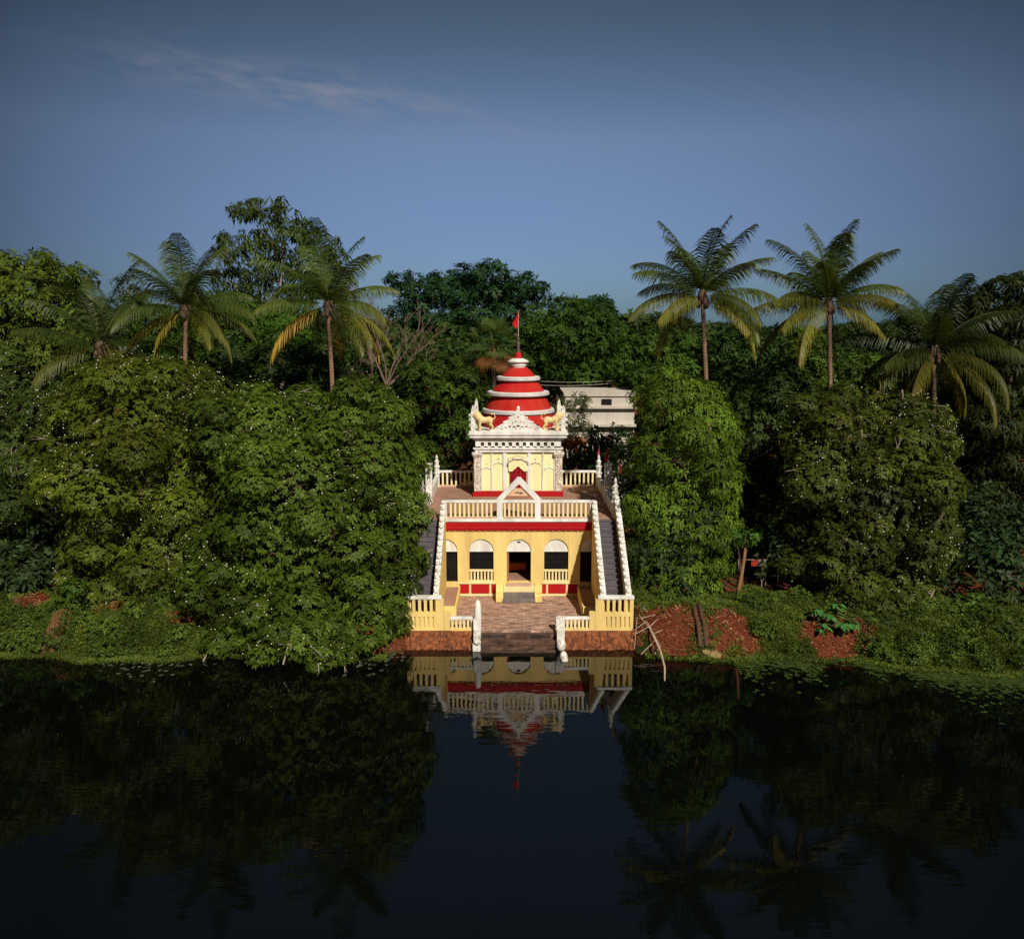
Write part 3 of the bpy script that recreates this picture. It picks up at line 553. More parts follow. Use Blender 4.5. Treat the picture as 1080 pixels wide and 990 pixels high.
# leaf-shaped corner finials
for s in (-1, 1):
    for y in (YT+.05, 49.9):
        b = LB(); c = s*2.42; b.py([(c-.12, 8.023), (c+.12, 8.023), (c+.12, 8.9), (c+.09, 9.15), (c, 9.42), (c-.09, 9.15), (c-.12, 8.9)], y-.1, y+.1)
        for z in (8.3, 8.6, 8.85): b.ball((X0+c+s*.15, y+.02, z), (.10, .08, .10), 8, 6)
        build(b, 'corner_finial', 'white_old', T, bevel=.02)
# dome
def ring(r, z0, z1): return [(r-.14, z0-.02), (r-.04, z0), (r, z0+.05), (r-.005, (z0+z1)/2), (r-.05, (z0+z1)/2+.01), (r-.05, (z0+z1)/2+.03), (r-.02, z1-.06), (r-.06, z1), (r-.2, z1+.01)]
b = MB(); b.lathe(X0+.02, TC, [(1.98, 8.02), (2.0, 8.2), (1.98, 8.6), (1.88, 9.0), (1.82, 9.05), (1.75, 9.25), (1.66, 9.45), (1.53, 9.66), (1.45, 9.98), (1.38, 10.1), (1.25, 10.3), (1.09, 10.47), (.92, 10.84), (.90, 10.86), (.80, 11.0), (.66, 11.15), (.50, 11.28), (.3, 11.3)], 56)
dome = build(b, 'dome', 'dome_red', T, smooth=30)
for r, z0, z1 in ((2.04, 8.79, 9.02), (1.75, 9.76, 9.98), (1.24, 10.58, 10.80)):
    b = MB(); b.lathe(X0+.02, TC, ring(r, z0, z1), 56); build(b, 'dome_ring', 'ring', dome, smooth=35)
b = MB(); b.lathe(X0+.02, TC, [(.40, 11.28), (.42, 11.36), (.47, 11.40), (.45, 11.50), (.50, 11.53), (.59, 11.60), (.58, 11.64), (.40, 11.74), (.27, 11.79)], 40); build(b, 'dome_neck', 'white', dome, smooth=30)
b = MB(); b.lathe(X0+.02, TC, [(.25, 11.79), (.21, 11.86), (.20, 12.02), (.14, 12.12)], 28); build(b, 'dome_stem', 'red', dome, smooth=30)
b = MB(); b.lathe(X0+.02, TC, [(.11, 12.12), (.10, 12.3), (.085, 12.42), (.10, 12.5), (.12, 12.58), (.10, 12.66), (.05, 12.72), (.09, 12.82), (.05, 12.92), (.03, 13.0)], 16); b.ball((X0-.14, TC, 13.08), .085, 10, 8); b.tube([(X0, TC, 12.98), (X0-.14, TC, 13.08)], .025, 5); build(b, 'dome_finial', 'metal', dome, smooth=40)
def flag(x, y, z0, z1, h, label, wd=.26, group=None, s=-1):
    r = tag(empty('flag', (x, y, z0)), label, 'flag', group)
    b = MB(); b.tube([(x, y, z0), (x, y, z1)], .022, 6); build(b, 'flagpole', 'pole', r)
    b = MB(); n = 6; vs = []
    for i in range(n+1):
        u = i/n; ww = wd*(.12+1.15*u if u < .7 else .92-(u-.7)*1.6)
        yy = .05*math.sin(u*6); vs += [(x+.01*s, y-.03, z1-.02-h*u), (x+s*ww*.5, y-.03-.06-yy, z1-.05-h*u*1.05), (x+s*ww, y-.03+yy, z1-.12-h*u*1.04)]
    for i in range(n):
        for j in range(2): b.f.append((i*3+j, i*3+3+j, i*3+4+j, i*3+1+j))
    b.v = vs; o = build(b, 'flag_cloth', 'flag', r); md = o.modifiers.new('thickness', 'SOLIDIFY'); md.thickness = .012
flag(X0+.02, TC, 12.98, 14.42, .85, 'small red pennant flying above the tip of the temple dome', .36)
flag(4.64+X0, 48.32, 6.28, 6.85, .5, 'thin red flag on the far spire of the right terrace parapet', .12, 'red flags along the right terrace parapet')
flag(4.68+X0, 43.82, 6.5, 7.35, .62, 'red flag beside the square white pillar on the right parapet', .24, 'red flags along the right terrace parapet')
flag(4.80+X0, 40.45, 6.2, 7.25, .62, 'red flag behind the near spire at the top of the right stairs', .2, 'red flags along the right terrace parapet', 1)
# lions on the cornice
def lion(s, label):
    cx, cy, z = X0+s*1.80, YT-.02, 8.022; r = MB()
    def p(a, zz, dy=0): return (cx+s*a, cy+dy, z+zz)
    r.tube([p(-.36, .46), p(-.25, .50), p(0, .47), p(.18, .52), p(.30, .62)], [.10, .155, .14, .18, .15], 12)
    r.ball(p(.32, .66), (.19, .17, .21), 12, 9); r.ball(p(.42, .72), (.13, .11, .13), 12, 8); r.ball(p(.53, .67), (.075, .07, .06), 10, 6)
    for dy in (-.08, .08): r.ball(p(.36, .84, dy), .04, 6, 5)
    for a, dy in ((.20, -.10), (.28, .10)): r.tube([p(a, .48, dy), p(a+.02, .22, dy), p(a, .05, dy), p(a+.07, .035, dy)], [.08, .055, .05, .045], 8)
    for a, dy in ((-.34, -.09), (-.26, .09)): r.tube([p(a+.04, .46, dy), p(a+.06, .30, dy), p(a-.05, .18, dy), p(a, .05, dy), p(a+.07, .035, dy)], [.11, .085, .055, .05, .045], 8)
    r.tube([p(-.42, .50), p(-.50, .60), p(-.46, .74), p(-.36, .78), p(-.32, .72)], [.035, .028, .028, .03, .045], 7)
    o = build(r, 'lion_statue', 'gold', None, (cx, cy, z)); md = o.modifiers.new('weld', 'REMESH'); md.mode = 'VOXEL'; md.voxel_size = .022; o.scale = (1.14, 1.14, 1.2); md.use_smooth_shade = True
    tag(o, label, 'statue', 'lions on the tower cornice')
lion(-1, 'cream lion statue on the tower cornice, left of the lace pediment'); lion(1, 'cream lion statue on the tower cornice, right of the lace pediment')
# orange chest inside the hall
c = tag(empty('altar_table', (X0-.1, 42.2, 1.262)), 'low orange draped table seen through the open doorway', 'table')
b = LB(); b.bx(-.55, .35, 41.9, 42.5, 1.62, 1.70); build(b, 'tabletop', 'timber', c)
for x in (-.5, .25):
    for y in (41.95, 42.4): b = LB(); b.bx(x, x+.06, y, y+.06, 1.262, 1.62); build(b, 'leg', 'timber', c)
b = LB(); b.bx(-.58, .38, 41.86, 42.53, 1.702, 1.73); b.bx(-.58, .38, 41.84, 41.858, 1.35, 1.73); cl = build(b, 'altar_cloth', 'orange', None, (X0-.1, 42.9, 1.7)); tag(cl, 'orange cloth over the low table inside the doorway', 'cloth')

# ---------------------------------------------------------------- quay
Q = tag(empty('quay', (X0, 36.5, 0)), 'brick paved landing with worn steps down to the water before the temple', 'landing')
b = LB(); b.bx(-4.9, 4.9, 35.42, 39.99, -.6, .594); b.bx(-1.98, 1.98, 35.2, 35.42, -.6, .594); build(b, 'paving', 'paving', Q)
for x0, x1 in ((-5.0, -1.93), (1.93, 5.1)):
    b = LB(); b.bx(x0+.03, x1-.03, 35.13, 35.418, -.4, .575)
    n = 40; rng = random.Random(int(x0*10))
    k = len(b.v); rows = [(35.13, .56), (34.98, .42), (34.8, .26), (34.62, .10), (34.45, -.02), (34.3, -.3)]
    for i in range(n+1):
        for (y, z) in rows: b.v.append((X0+x0+(x1-x0)*i/n, y-.002+rng.uniform(-.10, .10)*(y < 35.1), z+rng.uniform(-.05, .05)*(z < .5)))
    m = len(rows)
    for i in range(n):
        for j in range(m-1): b.f.append((k+i*m+j, k+i*m+j+1, k+(i+1)*m+j+1, k+(i+1)*m+j))
    build(b, 'stone_revetment', 'laterite', Q)
b = LB(); rows = [(35.20, .50), (34.93, .34), (34.66, .18), (34.38, .05), (34.1, -.10), (33.8, -.25)]
for i, (y, z) in enumerate(rows): b.bx(-1.66, 1.52, y-.28, y-.002, -.8, z); 
build(b, 'water_steps', 'wetstep', Q, bevel=.02)
for s in (-1, 1):
    def X(a, c): return tuple(sorted((s*a, s*c)))
    r = LB(); r.bx(*X(1.95, 3.0), 35.2, 35.36, 1.07, 1.19); o = build(r, 'low_balustrade', 'white', Q, bevel=.015)
    q = LB(); q.bx(*X(1.95, 2.998), 35.2, 35.36, .577, .68); build(q, 'base_rail', 'yellow', o)
    for i in range(6): x = 2.06+i*.168; q = LB(); q.bx(*X(x-.045, x+.045), 35.22, 35.34, .68, 1.07); build(q, 'baluster', 'cream', o)
b = LB(); b.bx(-1.98, -1.66, 34.95, 35.3, .3, 1.18); b.lathe(X0-1.80, 35.1, [(.17, 1.18), (.155, 1.5), (.14, 1.75), (.10, 1.92), (.02, 2.0)], 10); build(b, 'gate_post', 'white', Q, smooth=40)
b = LB(); b.bx(-1.97, -1.68, 34.55, 34.947, -.1, .72); b.bx(-2.0, -1.66, 34.3, 34.547, -.3, .34); b.ball((X0-1.8, 34.35, .4), (.17, .16, .12)); build(b, 'step_newel', 'white_old', Q, bevel=.03)
b = LB(); b.bx(1.54, 1.94, 34.95, 35.3, .3, 1.22); build(b, 'gate_post', 'white_old', Q, bevel=.03)
b = LB(); b.bx(1.58, 1.90, 34.5, 34.947, -.1, .75); b.ball((X0+1.74, 34.25, .28), (.2, .2, .27)); b.bx(1.62, 1.88, 33.8, 34.2, -.5, -.02); b.ball((X0+1.80, 33.55, .05), (.17, .17, .25)); b.ball((X0+1.83, 33.3, .0), (.15, .15, .16)); build(b, 'step_newel', 'white_old', Q, smooth=50)
# ---------------------------------------------------------------- trees
OLIVE = (.075, .095, .022); MIDG = (.045, .095, .018); BRIGHT = (.060, .135, .020); DEEP = (.022, .050, .014); BLUEG = (.024, .058, .026); YELG = (.10, .135, .022)
def tree(label, Y, lobes, col, seed, name='broadleaf_tree', cat='tree', group=None, trunk=True, bark='bark', r0=.28, fl=0, flr=.029, base=None, **kw):
    big = [lob(l[0], l[1], l[2], Y+(l[4] if len(l) > 4 else 0), l[3] if len(l) > 3 and l[3] else None) for l in lobes]
    c = big[0]; bx, by = base if base else (c[0], c[1]); g = gz(bx, by)
    root = tag(empty(name, (bx, by, g)), label, cat, group)
    if trunk:
        tips = [(b[0]+.0, b[1], b[2]+b[5]*.25) for b in big[:9]]
        rg = random.Random(seed)
        if len(tips) < 5: tips += [(c[0]+rg.uniform(-.6, .6)*c[3], c[1]+rg.uniform(-.5, .5)*c[4], c[2]+rg.uniform(0, .7)*c[5]) for _ in range(5)]
        limbs(root, (bx, by, g), tips, r0, seed, bark)
    o, P, Nn = crown('crown', root, big, col, seed=seed, **kw)
    if fl: blossoms(root, P, Nn, fl, flr, seed)
    if fl > 100: twigs(root, P, Nn, 60, seed)
    return root
FR = dict(dens=27, k=8, Ln=.165, Wd=.066, nsub=18, f=(.18, .42), clump=.45, tilt=(-.2, .45), droop=.2, up=.35)
tree('huge dark flowering tree dotted with pale blossoms, overhanging the water left of the temple', 37.6,
     [(322, 545, 112, 128), (396, 500, 50, 70, -.4), (410, 592, 34, 44, -.9), (330, 650, 55, 42, -1.6), (395, 640, 42, 40, -1.6), (250, 600, 60, 72, -.6), (275, 450, 65, 42, .5), (380, 440, 55, 36, .5), (338, 682, 22, 16, -2.2), (429, 540, 22, 34, -1.2), (440, 585, 12, 14, -1.4), (228, 650, 36, 34, -1.2), (325, 655, 56, 34, -3.0), (385, 645, 44, 34, -2.8), (255, 640, 48, 36, -2.2), (300, 668, 34, 20, -3.3), (345, 676, 30, 20, -3.9), (410, 620, 30, 30, -2.2), (240, 668, 24, 16, -3.0), (285, 682, 38, 17, -4.2), (345, 688, 30, 15, -4.7), (235, 676, 26, 14, -3.7), (385, 672, 26, 16, -4.0)],
     (.070, .098, .016), 11, name='flowering_tree', group='flowering trees on the bank', fl=760, r0=.42, base=(-8.6, 37.5), **FR)
tree('broad olive flowering tree with pale blossoms, second from the left on the bank', 39.2,
     [(148, 480, 84, 96), (115, 560, 52, 62, -.8), (180, 575, 48, 62, -.9), (105, 430, 45, 45, .4), (195, 430, 50, 50, .6), (120, 620, 34, 30, -1.4), (166, 628, 34, 32, -1.6), (200, 625, 30, 36, -1.6), (85, 600, 26, 34, -1.2), (60, 480, 30, 50, .6)],
     (.084, .100, .015), 12, name='flowering_tree', group='flowering trees on the bank', fl=620, r0=.36, base=(-15.8, 39.0), **FR)
tree('shadowy flowering tree cut off by the left edge of the view', 40.6,
     [(18, 500, 56, 86), (-20, 430, 60, 60, 1), (40, 430, 36, 40, .6), (8, 600, 34, 42, -1.2), (35, 610, 20, 30, -1.4)], (.050, .070, .018), 13, name='flowering_tree', group='flowering trees on the bank', fl=420, r0=.34, base=(-23.2, 40.5), **FR)
tree('large flowering tree dotted with white blossoms above the red soil right of the temple', 38.8,
     [(905, 520, 84, 88), (882, 585, 48, 50, -1.0), (940, 470, 52, 46, .2), (978, 462, 28, 34, .2), (880, 450, 50, 36, .5), (955, 575, 50, 48, -.6), (930, 632, 46, 26, -1.6), (885, 630, 40, 22, -1.6), (965, 625, 28, 26, -1.4), (864, 602, 24, 28, -.8), (850, 535, 30, 46, 0), (988, 520, 20, 36)],
     (.064, .076, .016), 14, name='flowering_tree', group='flowering trees on the bank', fl=560, r0=.38, base=(16.2, 38.6), **FR)
tree('tall bright green tree with hanging leafy boughs right beside the right staircase', 39.8,
     [(722, 500, 48, 96), (706, 424, 38, 36, .3), (738, 455, 34, 50, .2), (706, 560, 38, 60, -.5), (742, 570, 36, 66, -.3), (712, 615, 42, 28, -.9), (752, 520, 24, 50), (692, 500, 22, 50, .1), (690, 600, 24, 30, -.9)],
     (.100, .150, .022), 15, dens=22, k=6, Ln=.20, Wd=.07, nsub=20, f=(.2, .36), clump=.38, tilt=(-.5, .4), droop=.4, mat='leaf_soft', r0=.3, squash=.9, base=(7.6, 39.9))
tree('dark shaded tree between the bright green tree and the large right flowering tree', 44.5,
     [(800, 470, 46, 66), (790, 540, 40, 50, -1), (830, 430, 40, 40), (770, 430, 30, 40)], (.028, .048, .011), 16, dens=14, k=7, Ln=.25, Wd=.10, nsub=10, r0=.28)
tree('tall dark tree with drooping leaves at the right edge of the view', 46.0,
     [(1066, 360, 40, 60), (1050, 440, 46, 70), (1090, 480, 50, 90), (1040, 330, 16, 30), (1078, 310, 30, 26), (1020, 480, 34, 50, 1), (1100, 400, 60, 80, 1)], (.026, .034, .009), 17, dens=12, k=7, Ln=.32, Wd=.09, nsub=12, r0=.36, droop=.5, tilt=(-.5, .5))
# middle distance
tree('yellow green feathery tree top rising at the far left', 58,
     [(32, 318, 50, 46), (-10, 330, 50, 56), (70, 340, 28, 38), (40, 380, 60, 50), (-30, 300, 40, 30), (62, 288, 16, 14)], (.088, .115, .020), 21, dens=9, k=7, Ln=.33, Wd=.12, nsub=14, f=(.2, .4), mat='leaf_soft', rough=.4)
tree('tall open eucalyptus like tree with whitish stems, the highest crown left of the temple', 64,
     [(274, 222, 24, 14), (262, 262, 26, 20), (300, 246, 24, 22, -1), (322, 262, 26, 26), (345, 270, 20, 22, 1), (240, 282, 14, 22), (285, 292, 30, 26), (330, 300, 34, 28), (250, 318, 22, 20), (300, 330, 36, 24), (352, 302, 14, 22), (318, 238, 10, 8), (236, 300, 10, 16)],
     (.050, .070, .024), 22, name='eucalyptus_tree', bark='bark_pale', r0=.30, dens=3.4, k=7, Ln=.42, Wd=.12, nsub=9, f=(.25, .5), rough=.7, droop=.6, tilt=(-.9, .4), base=(-18.4, 64))
tree('bright green bushy tree below the eucalyptus like tree', 56,
     [(245, 360, 46, 40), (215, 385, 36, 36), (285, 372, 36, 36), (250, 335, 22, 18), (225, 420, 40, 30)], (.044, .088, .014), 23, dens=11, k=7, Ln=.27, Wd=.105, nsub=13, mat='leaf_soft')
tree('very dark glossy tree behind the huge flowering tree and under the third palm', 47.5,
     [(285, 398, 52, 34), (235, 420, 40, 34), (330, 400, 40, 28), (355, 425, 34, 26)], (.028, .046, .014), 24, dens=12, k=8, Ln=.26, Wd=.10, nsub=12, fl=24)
tree('wide spreading dark umbrella crowned rain tree behind the temple', 76,
     [(432, 300, 22, 13), (455, 312, 32, 16), (478, 298, 26, 12, 2), (505, 288, 24, 11), (530, 296, 30, 13), (556, 308, 24, 13), (500, 312, 44, 18, 2), (540, 326, 30, 14), (430, 328, 22, 12, -1), (465, 338, 38, 18), (510, 340, 36, 20), (418, 295, 12, 7), (520, 280, 14, 6), (490, 366, 46, 18)],
     (.020, .052, .024), 25, name='rain_tree', dens=5.0, k=7, Ln=.38, Wd=.15, nsub=12, f=(.22, .4), squash=.42, rough=.65, r0=.5, tilt=(-.3, .5), base=(-3.5, 76))
tree('mid green rounded tree right behind the dome', 67,
     [(600, 362, 40, 38), (625, 350, 26, 28), (575, 372, 26, 34), (605, 392, 40, 26), (590, 335, 20, 16), (560, 400, 26, 30)], (.042, .080, .015), 26, dens=10, k=7, Ln=.28, Wd=.11, nsub=14, mat='leaf_soft')
tree('small round dark tree silhouetted against the sky right of the rain tree', 92,
     [(628, 324, 20, 12), (642, 338, 14, 12), (612, 330, 16, 12), (630, 342, 20, 14)], (.018, .042, .022), 27, dens=5, k=7, Ln=.5, Wd=.18, nsub=12)
tree('fresh green tree left of the tower behind the terrace', 54.5,
     [(478, 425, 32, 40), (455, 400, 30, 30), (492, 462, 24, 28, -1), (470, 470, 30, 28), (500, 400, 20, 26)], (.050, .082, .014), 28, dens=12, k=7, Ln=.25, Wd=.095, nsub=13, mat='leaf_soft')
tree('twiggy grey green tree directly right of the tower', 53.5,
     [(600, 446, 17, 26), (608, 426, 12, 14), (592, 430, 8, 14), (614, 450, 12, 16)], (.085, .095, .055), 29, dens=14, k=6, Ln=.20, Wd=.06, nsub=10, bark='bark_pale', r0=.12, rough=.5)
tree('bright green rounded tree between the white house and the tall leaning palm', 62,
     [(692, 390, 34, 32), (668, 378, 22, 20), (720, 385, 30, 26), (700, 360, 22, 16), (730, 420, 28, 30)], (.050, .092, .016), 30, dens=11, k=7, Ln=.26, Wd=.10, nsub=14, mat='leaf_soft')
tree('dark low tree beside the right terrace parapet below the white house', 51.5,
     [(636, 482, 20, 16), (616, 482, 16, 14), (628, 460, 9, 9), (656, 470, 14, 20, 2.5)], (.022, .044, .016), 31, dens=9, k=7, Ln=.30, Wd=.11, nsub=12)
tree('green tree showing between the two tall right palms', 60,
     [(790, 372, 34, 26), (770, 392, 32, 26), (820, 385, 30, 26), (752, 375, 20, 22), (800, 410, 40, 26)], (.038, .075, .018), 32, dens=10, k=7, Ln=.28, Wd=.11, nsub=13)
tree('yellowish tree crown under the fifth palm from the left', 57,
     [(850, 372, 26, 22), (862, 400, 34, 26), (835, 395, 26, 24), (905, 395, 28, 28)], (.062, .100, .018), 33, dens=11, k=7, Ln=.26, Wd=.10, nsub=13)
tree('dark tree behind the rightmost palm', 60,
     [(960, 360, 30, 26), (1000, 350, 30, 28), (930, 390, 34, 32), (985, 400, 40, 30), (1030, 370, 30, 30)], (.020, .034, .011), 34, dens=10, k=7, Ln=.3, Wd=.11, nsub=13)
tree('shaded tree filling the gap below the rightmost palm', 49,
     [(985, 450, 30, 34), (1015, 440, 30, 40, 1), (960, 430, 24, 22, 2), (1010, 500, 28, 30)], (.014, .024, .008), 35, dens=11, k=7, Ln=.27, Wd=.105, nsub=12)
tree('green tree behind the two leftmost palms', 62,
     [(130, 350, 36, 30), (100, 372, 40, 30), (165, 365, 36, 34), (140, 325, 14, 10), (190, 400, 36, 34)], (.042, .078, .018), 36, dens=9, k=7, Ln=.3, Wd=.12, nsub=13)
tree('deep green tree between the bare tree and the third palm', 59,
     [(372, 375, 22, 30), (395, 400, 26, 30), (372, 410, 30, 24), (350, 395, 18, 26)], (.034, .066, .018), 37, dens=11, k=7, Ln=.26, Wd=.10, nsub=12)
tree('olive green tree in front of the rain tree behind the bare tree', 58,
     [(430, 385, 30, 34), (410, 420, 26, 30), (450, 372, 22, 24), (478, 378, 24, 32), (515, 410, 26, 40)], (.045, .078, .020), 38, dens=11, k=7, Ln=.26, Wd=.10, nsub=12)
tree('pale thin leaved tree between the two leftmost palm crowns', 66,
     [(136, 300, 14, 8), (142, 312, 16, 10)], (.075, .080, .045), 39, dens=3.5, k=6, Ln=.36, Wd=.12, nsub=8, rough=.6, r0=.15)
# copies beyond the near rows
fill = [tree('dense green tree standing in the wood behind the temple', 84, [(300, 350, 46, 20), (270, 362, 34, 20), (335, 362, 34, 20), (300, 374, 60, 18)], (.030, .058, .022), 41, group='trees in the wood behind the temple', dens=3.6, k=7, Ln=.6, Wd=.24, nsub=11),
        tree('dense green tree standing in the wood behind the temple', 90, [(690, 350, 36, 16), (660, 358, 26, 16), (725, 356, 30, 18), (700, 368, 56, 16)], (.034, .054, .018), 42, group='trees in the wood behind the temple', dens=3.6, k=7, Ln=.6, Wd=.24, nsub=11)]
def copy_tree(o, loc, rz, sc):
    c = o.copy(); COL.objects.link(c); c.location = loc; c.rotation_euler = (0, 0, rz); c.scale = (sc, sc, sc)
    for ch in o.children:
        d = ch.copy(); COL.objects.link(d); d.parent = c
    return c
rg = random.Random(5)
for i in range(46):
    Y = rg.uniform(70, 150); px = -60+1200*((i*.618) % 1)
    if 560 < px < 680 and Y < 88: Y = 100
    X = Xat(px, Y, 10); copy_tree(fill[i % 2], (X, Y, gz(X, Y)), rg.uniform(0, 6.28), rg.uniform(.78, 1.02)*(.93 if 560 < px < 800 else 1))
for (X, Y, sc, k) in ((-33, 44, .75, 0), (-42, 52, .9, 1), (-52, 47, .9, 0), (36, 45, .8, 1), (46, 50, .95, 0), (55, 46, .9, 1), (-30, 62, .95, 1), (40, 64, .95, 0)): copy_tree(fill[k], (X, Y, gz(X, Y)), X, sc)
def stuff_leaves(name, P, Nn, col, k, Ln, Wd, seed, mat='leaf', tilt=(-.1, 1.2), droop=.2, var=.3):
    rng = np.random.default_rng(seed); base = np.array(col)[None]*rng.uniform(.65, 1.35, (len(P), 1)) if np.ndim(col) == 1 else col
    V, Fq, C = rosettes(P, Nn, k, Ln, Wd, base, var, rng, .4, droop, tilt)
    return tag(nmesh(name, V, Fq, mat, None, (0, 0, 0), C), kind='stuff')
rng = np.random.default_rng(77)     # far wood as one mass
lb = []
for i in range(210):
    Y = rng.uniform(130, 330); X = rng.uniform(-.75, .75)*Y; h = rng.uniform(6, 11.3)+(.2 if Y > 200 else 0); r = rng.uniform(4.5, 8); lb.append([X, Y, 2+h-r*.7, r, r, r*.75])
P, Nn, ix = sample_lobes(lb, .55, rng, -.1); stuff_leaves('far_woodland', P, Nn, (.028, .055, .024), 6, 1.5, .8, 78)
# undergrowth: filler shrubs added as a dark backdrop for gaps between the trunks
lb = []
for i in range(230):
    Y = rng.uniform(38.2, 62) if i > 60 else rng.uniform(38.2, 41.5); X = rng.uniform(-.66, .66)*Y
    if (abs(X-.33) < 6.2 or 9.5 < X < 13.4) and Y < 52: continue
    r = rng.uniform(.9, 2.0); lb.append([X, Y, gz(X, Y)+rng.uniform(.2, 2.6), r*1.2, r*1.2, r*1.1])
P, Nn, ix = sample_lobes(lb, 4.5, rng, -.3); stuff_leaves('undergrowth', P, Nn, (.026, .046, .014), 6, .42, .16, 79)

# ---------------------------------------------------------------- palms
def palm(label, px, Ycen, py, pxb, pyb, n, ln, seed, dull=1.0, low=.9, spread=1.0, bend=0):
    c = P3(px, py, Ycen); b0 = P3(pxb, pyb, Ycen); t = (c-b0); g = gz(b0.x, Ycen); base = c-t*((c.z-g)/max(t.z, .1)); base.z = g; rg = random.Random(seed)
    root = tag(empty('coconut_palm', base), label, 'palm tree', 'coconut palms'); tb = MB(); pts = []; rr = []
    for i in range(15):
        u = i/14; p = base.lerp(c, u); p.x += bend*math.sin(math.pi*u); pts.append(p-Vector((0, 0, .3*(i == 0)))); rr.append((.24 if i == 0 else (.135-.035*u))*(1+.02*(i % 2)))
    tb.tube(pts, rr, 10); build(tb, 'trunk', 'palm_bark', root, smooth=60)
    hb = MB()
    for i in range(7): a = rg.uniform(0, 6.28); hb.ball((c.x+.22*math.cos(a), c.y+.22*math.sin(a), c.z-.22-rg.uniform(0, .25)), (.12, .12, .15), 8, 6)
    hb.ball((c.x, c.y, c.z-.05), (.24, .24, .38), 10, 8); build(hb, 'coconuts', 'bark', root)
    for i in range(n):
        u = (i+.5)/n; az_ = i*2.399+rg.uniform(-.25, .25); elv = 1.50-u**.95*(1.50+low)+rg.uniform(-.16, .16)    # young fronds upright, old ones hanging
        if u > .55 and abs((az_-4.71+math.pi) % (2*math.pi)-math.pi) < .55: az_ += .9*(1 if rg.random() < .5 else -1)
        L_ = ln*rg.uniform(.86, 1.14); sag = (.42+.55*u**.9)*spread*rg.uniform(.7, 1.35)
        K = 16; pp = []; d_az = Vector((math.cos(az_), math.sin(az_), 0)); p = Vector(c); e_ = elv
        for k in range(K+1):
            pp.append(p.copy()); e_ = elv-sag*1.5*(k/K)**1.5; e_ = max(e_, -1.45); p = p+(d_az*math.cos(e_)+Vector((0, 0, math.sin(e_))))*(L_/K)
        pp = np.array(pp); M_ = 50; tt = np.linspace(.12, .985, M_); q = np.array([np.interp(tt*K, np.arange(K+1), pp[:, a]) for a in range(3)]).T
        tg = unit(np.gradient(q, axis=0)); side = unit(np.cross(tg, np.array([0, 0, 1.0]))+1e-4); upn = np.cross(side, tg); rs = np.random.default_rng(seed*100+i)
        Vs = []; Cs = []
        sun_yel = max(0, (u-.55)/.45)*rs.uniform(.2, 1.05); col = np.array([.048, .074, .014])*(1-sun_yel)+np.array([.26, .215, .028])*sun_yel  # yellow of the older, lower fronds also paints in their warm sunlight
        if u > .85 and px == 346: col = np.array([.30, .19, .03])  # strongest sunlit orange, likewise put into the leaflet colour
        for sg in (-1, 1):
            ll = 1.2*ln/4.3*np.sin(np.pi*np.clip(tt*.86+.10, 0, 1))**.6*rs.uniform(.8, 1.12, M_); hang = .70+.95*u+.5*rs.random(M_)
            d = unit(side*sg*.80+tg*.62+upn*(.25-.35*u)-np.array([0, 0, 1])*(hang*.38)[:, None]); mid = q+d*(ll*.5)[:, None]; tip = mid+unit(d-np.array([0, 0, 1])*(hang*.95)[:, None])*(ll*.5)[:, None]
            wv = unit(tg+upn*.3)*(.027*ln/4.3)
            Vs += [np.stack([q-wv*.8, q+wv*.8, mid+wv, mid-wv], 1), np.stack([mid-wv, mid+wv, tip+wv*.15, tip-wv*.15], 1)]
            tipc = np.clip((tt-.5)*1.2, 0, 1)[:, None]*np.array([.05, .03, 0])*u
            cc = (col[None]+tipc)*rs.uniform(.75, 1.25, (M_, 1))*dull; Cs += [np.repeat(cc, 4, 0), np.repeat(cc*1.08, 4, 0)]
        w_ = np.linspace(.05, .012, K+1)*ln/4.3; rc = np.concatenate([np.stack([pp[:-1]+np.array([0, 0, .01]), pp[:-1]+np.c_[-d_az.y*w_[:-1], d_az.x*w_[:-1], 0*w_[:-1]], pp[1:]+np.c_[-d_az.y*w_[1:], d_az.x*w_[1:], 0*w_[1:]], pp[1:]+np.array([0, 0, .01])], 1), np.stack([pp[:-1]+np.array([0, 0, .01]), pp[:-1]-np.c_[-d_az.y*w_[:-1], d_az.x*w_[:-1], 0*w_[:-1]], pp[1:]-np.c_[-d_az.y*w_[1:], d_az.x*w_[1:], 0*w_[1:]], pp[1:]+np.array([0, 0, .01])], 1)])
        Vs.append(rc); Cs.append(np.repeat(np.array([[.13, .12, .035]])*dull, len(rc)*4, 0))
        Va = np.concatenate(Vs).reshape(-1, 3); nmesh('frond', Va, np.arange(len(Va)).reshape(-1, 4), 'frond', root, col=np.concatenate(Cs))
    return root
palm('leftmost coconut palm, half hidden with a drooping crown over the olive flowering tree', 106, 42, 366, 108, 440, 15, 4.2, 51, .8, .4, .9)
palm('second palm from the left with hanging yellow lower fronds', 196, 41.8, 326, 195, 400, 22, 3.7, 52, .9, .5)
palm('slim palm with lower fronds tinted a sunlit orange yellow in front of the eucalyptus like tree', 346, 41.6, 322, 349, 405, 22, 3.9, 53, 1.25, .55, 1.15, .08)
palm('tall palm leaning slightly, nearest to the temple on the right', 741, 41.0, 312, 749, 425, 23, 3.85, 54, 1.0, .35, .9, -.15)
palm('straight tall palm standing second from the temple on the right', 874, 41.3, 320, 876, 425, 25, 3.9, 57, 1.0, .3, .85)
palm('rightmost low palm with dusky hanging fronds and one upright spear', 985, 41.3, 370, 985, 450, 22, 4.3, 58, .62, .5, 1.05)
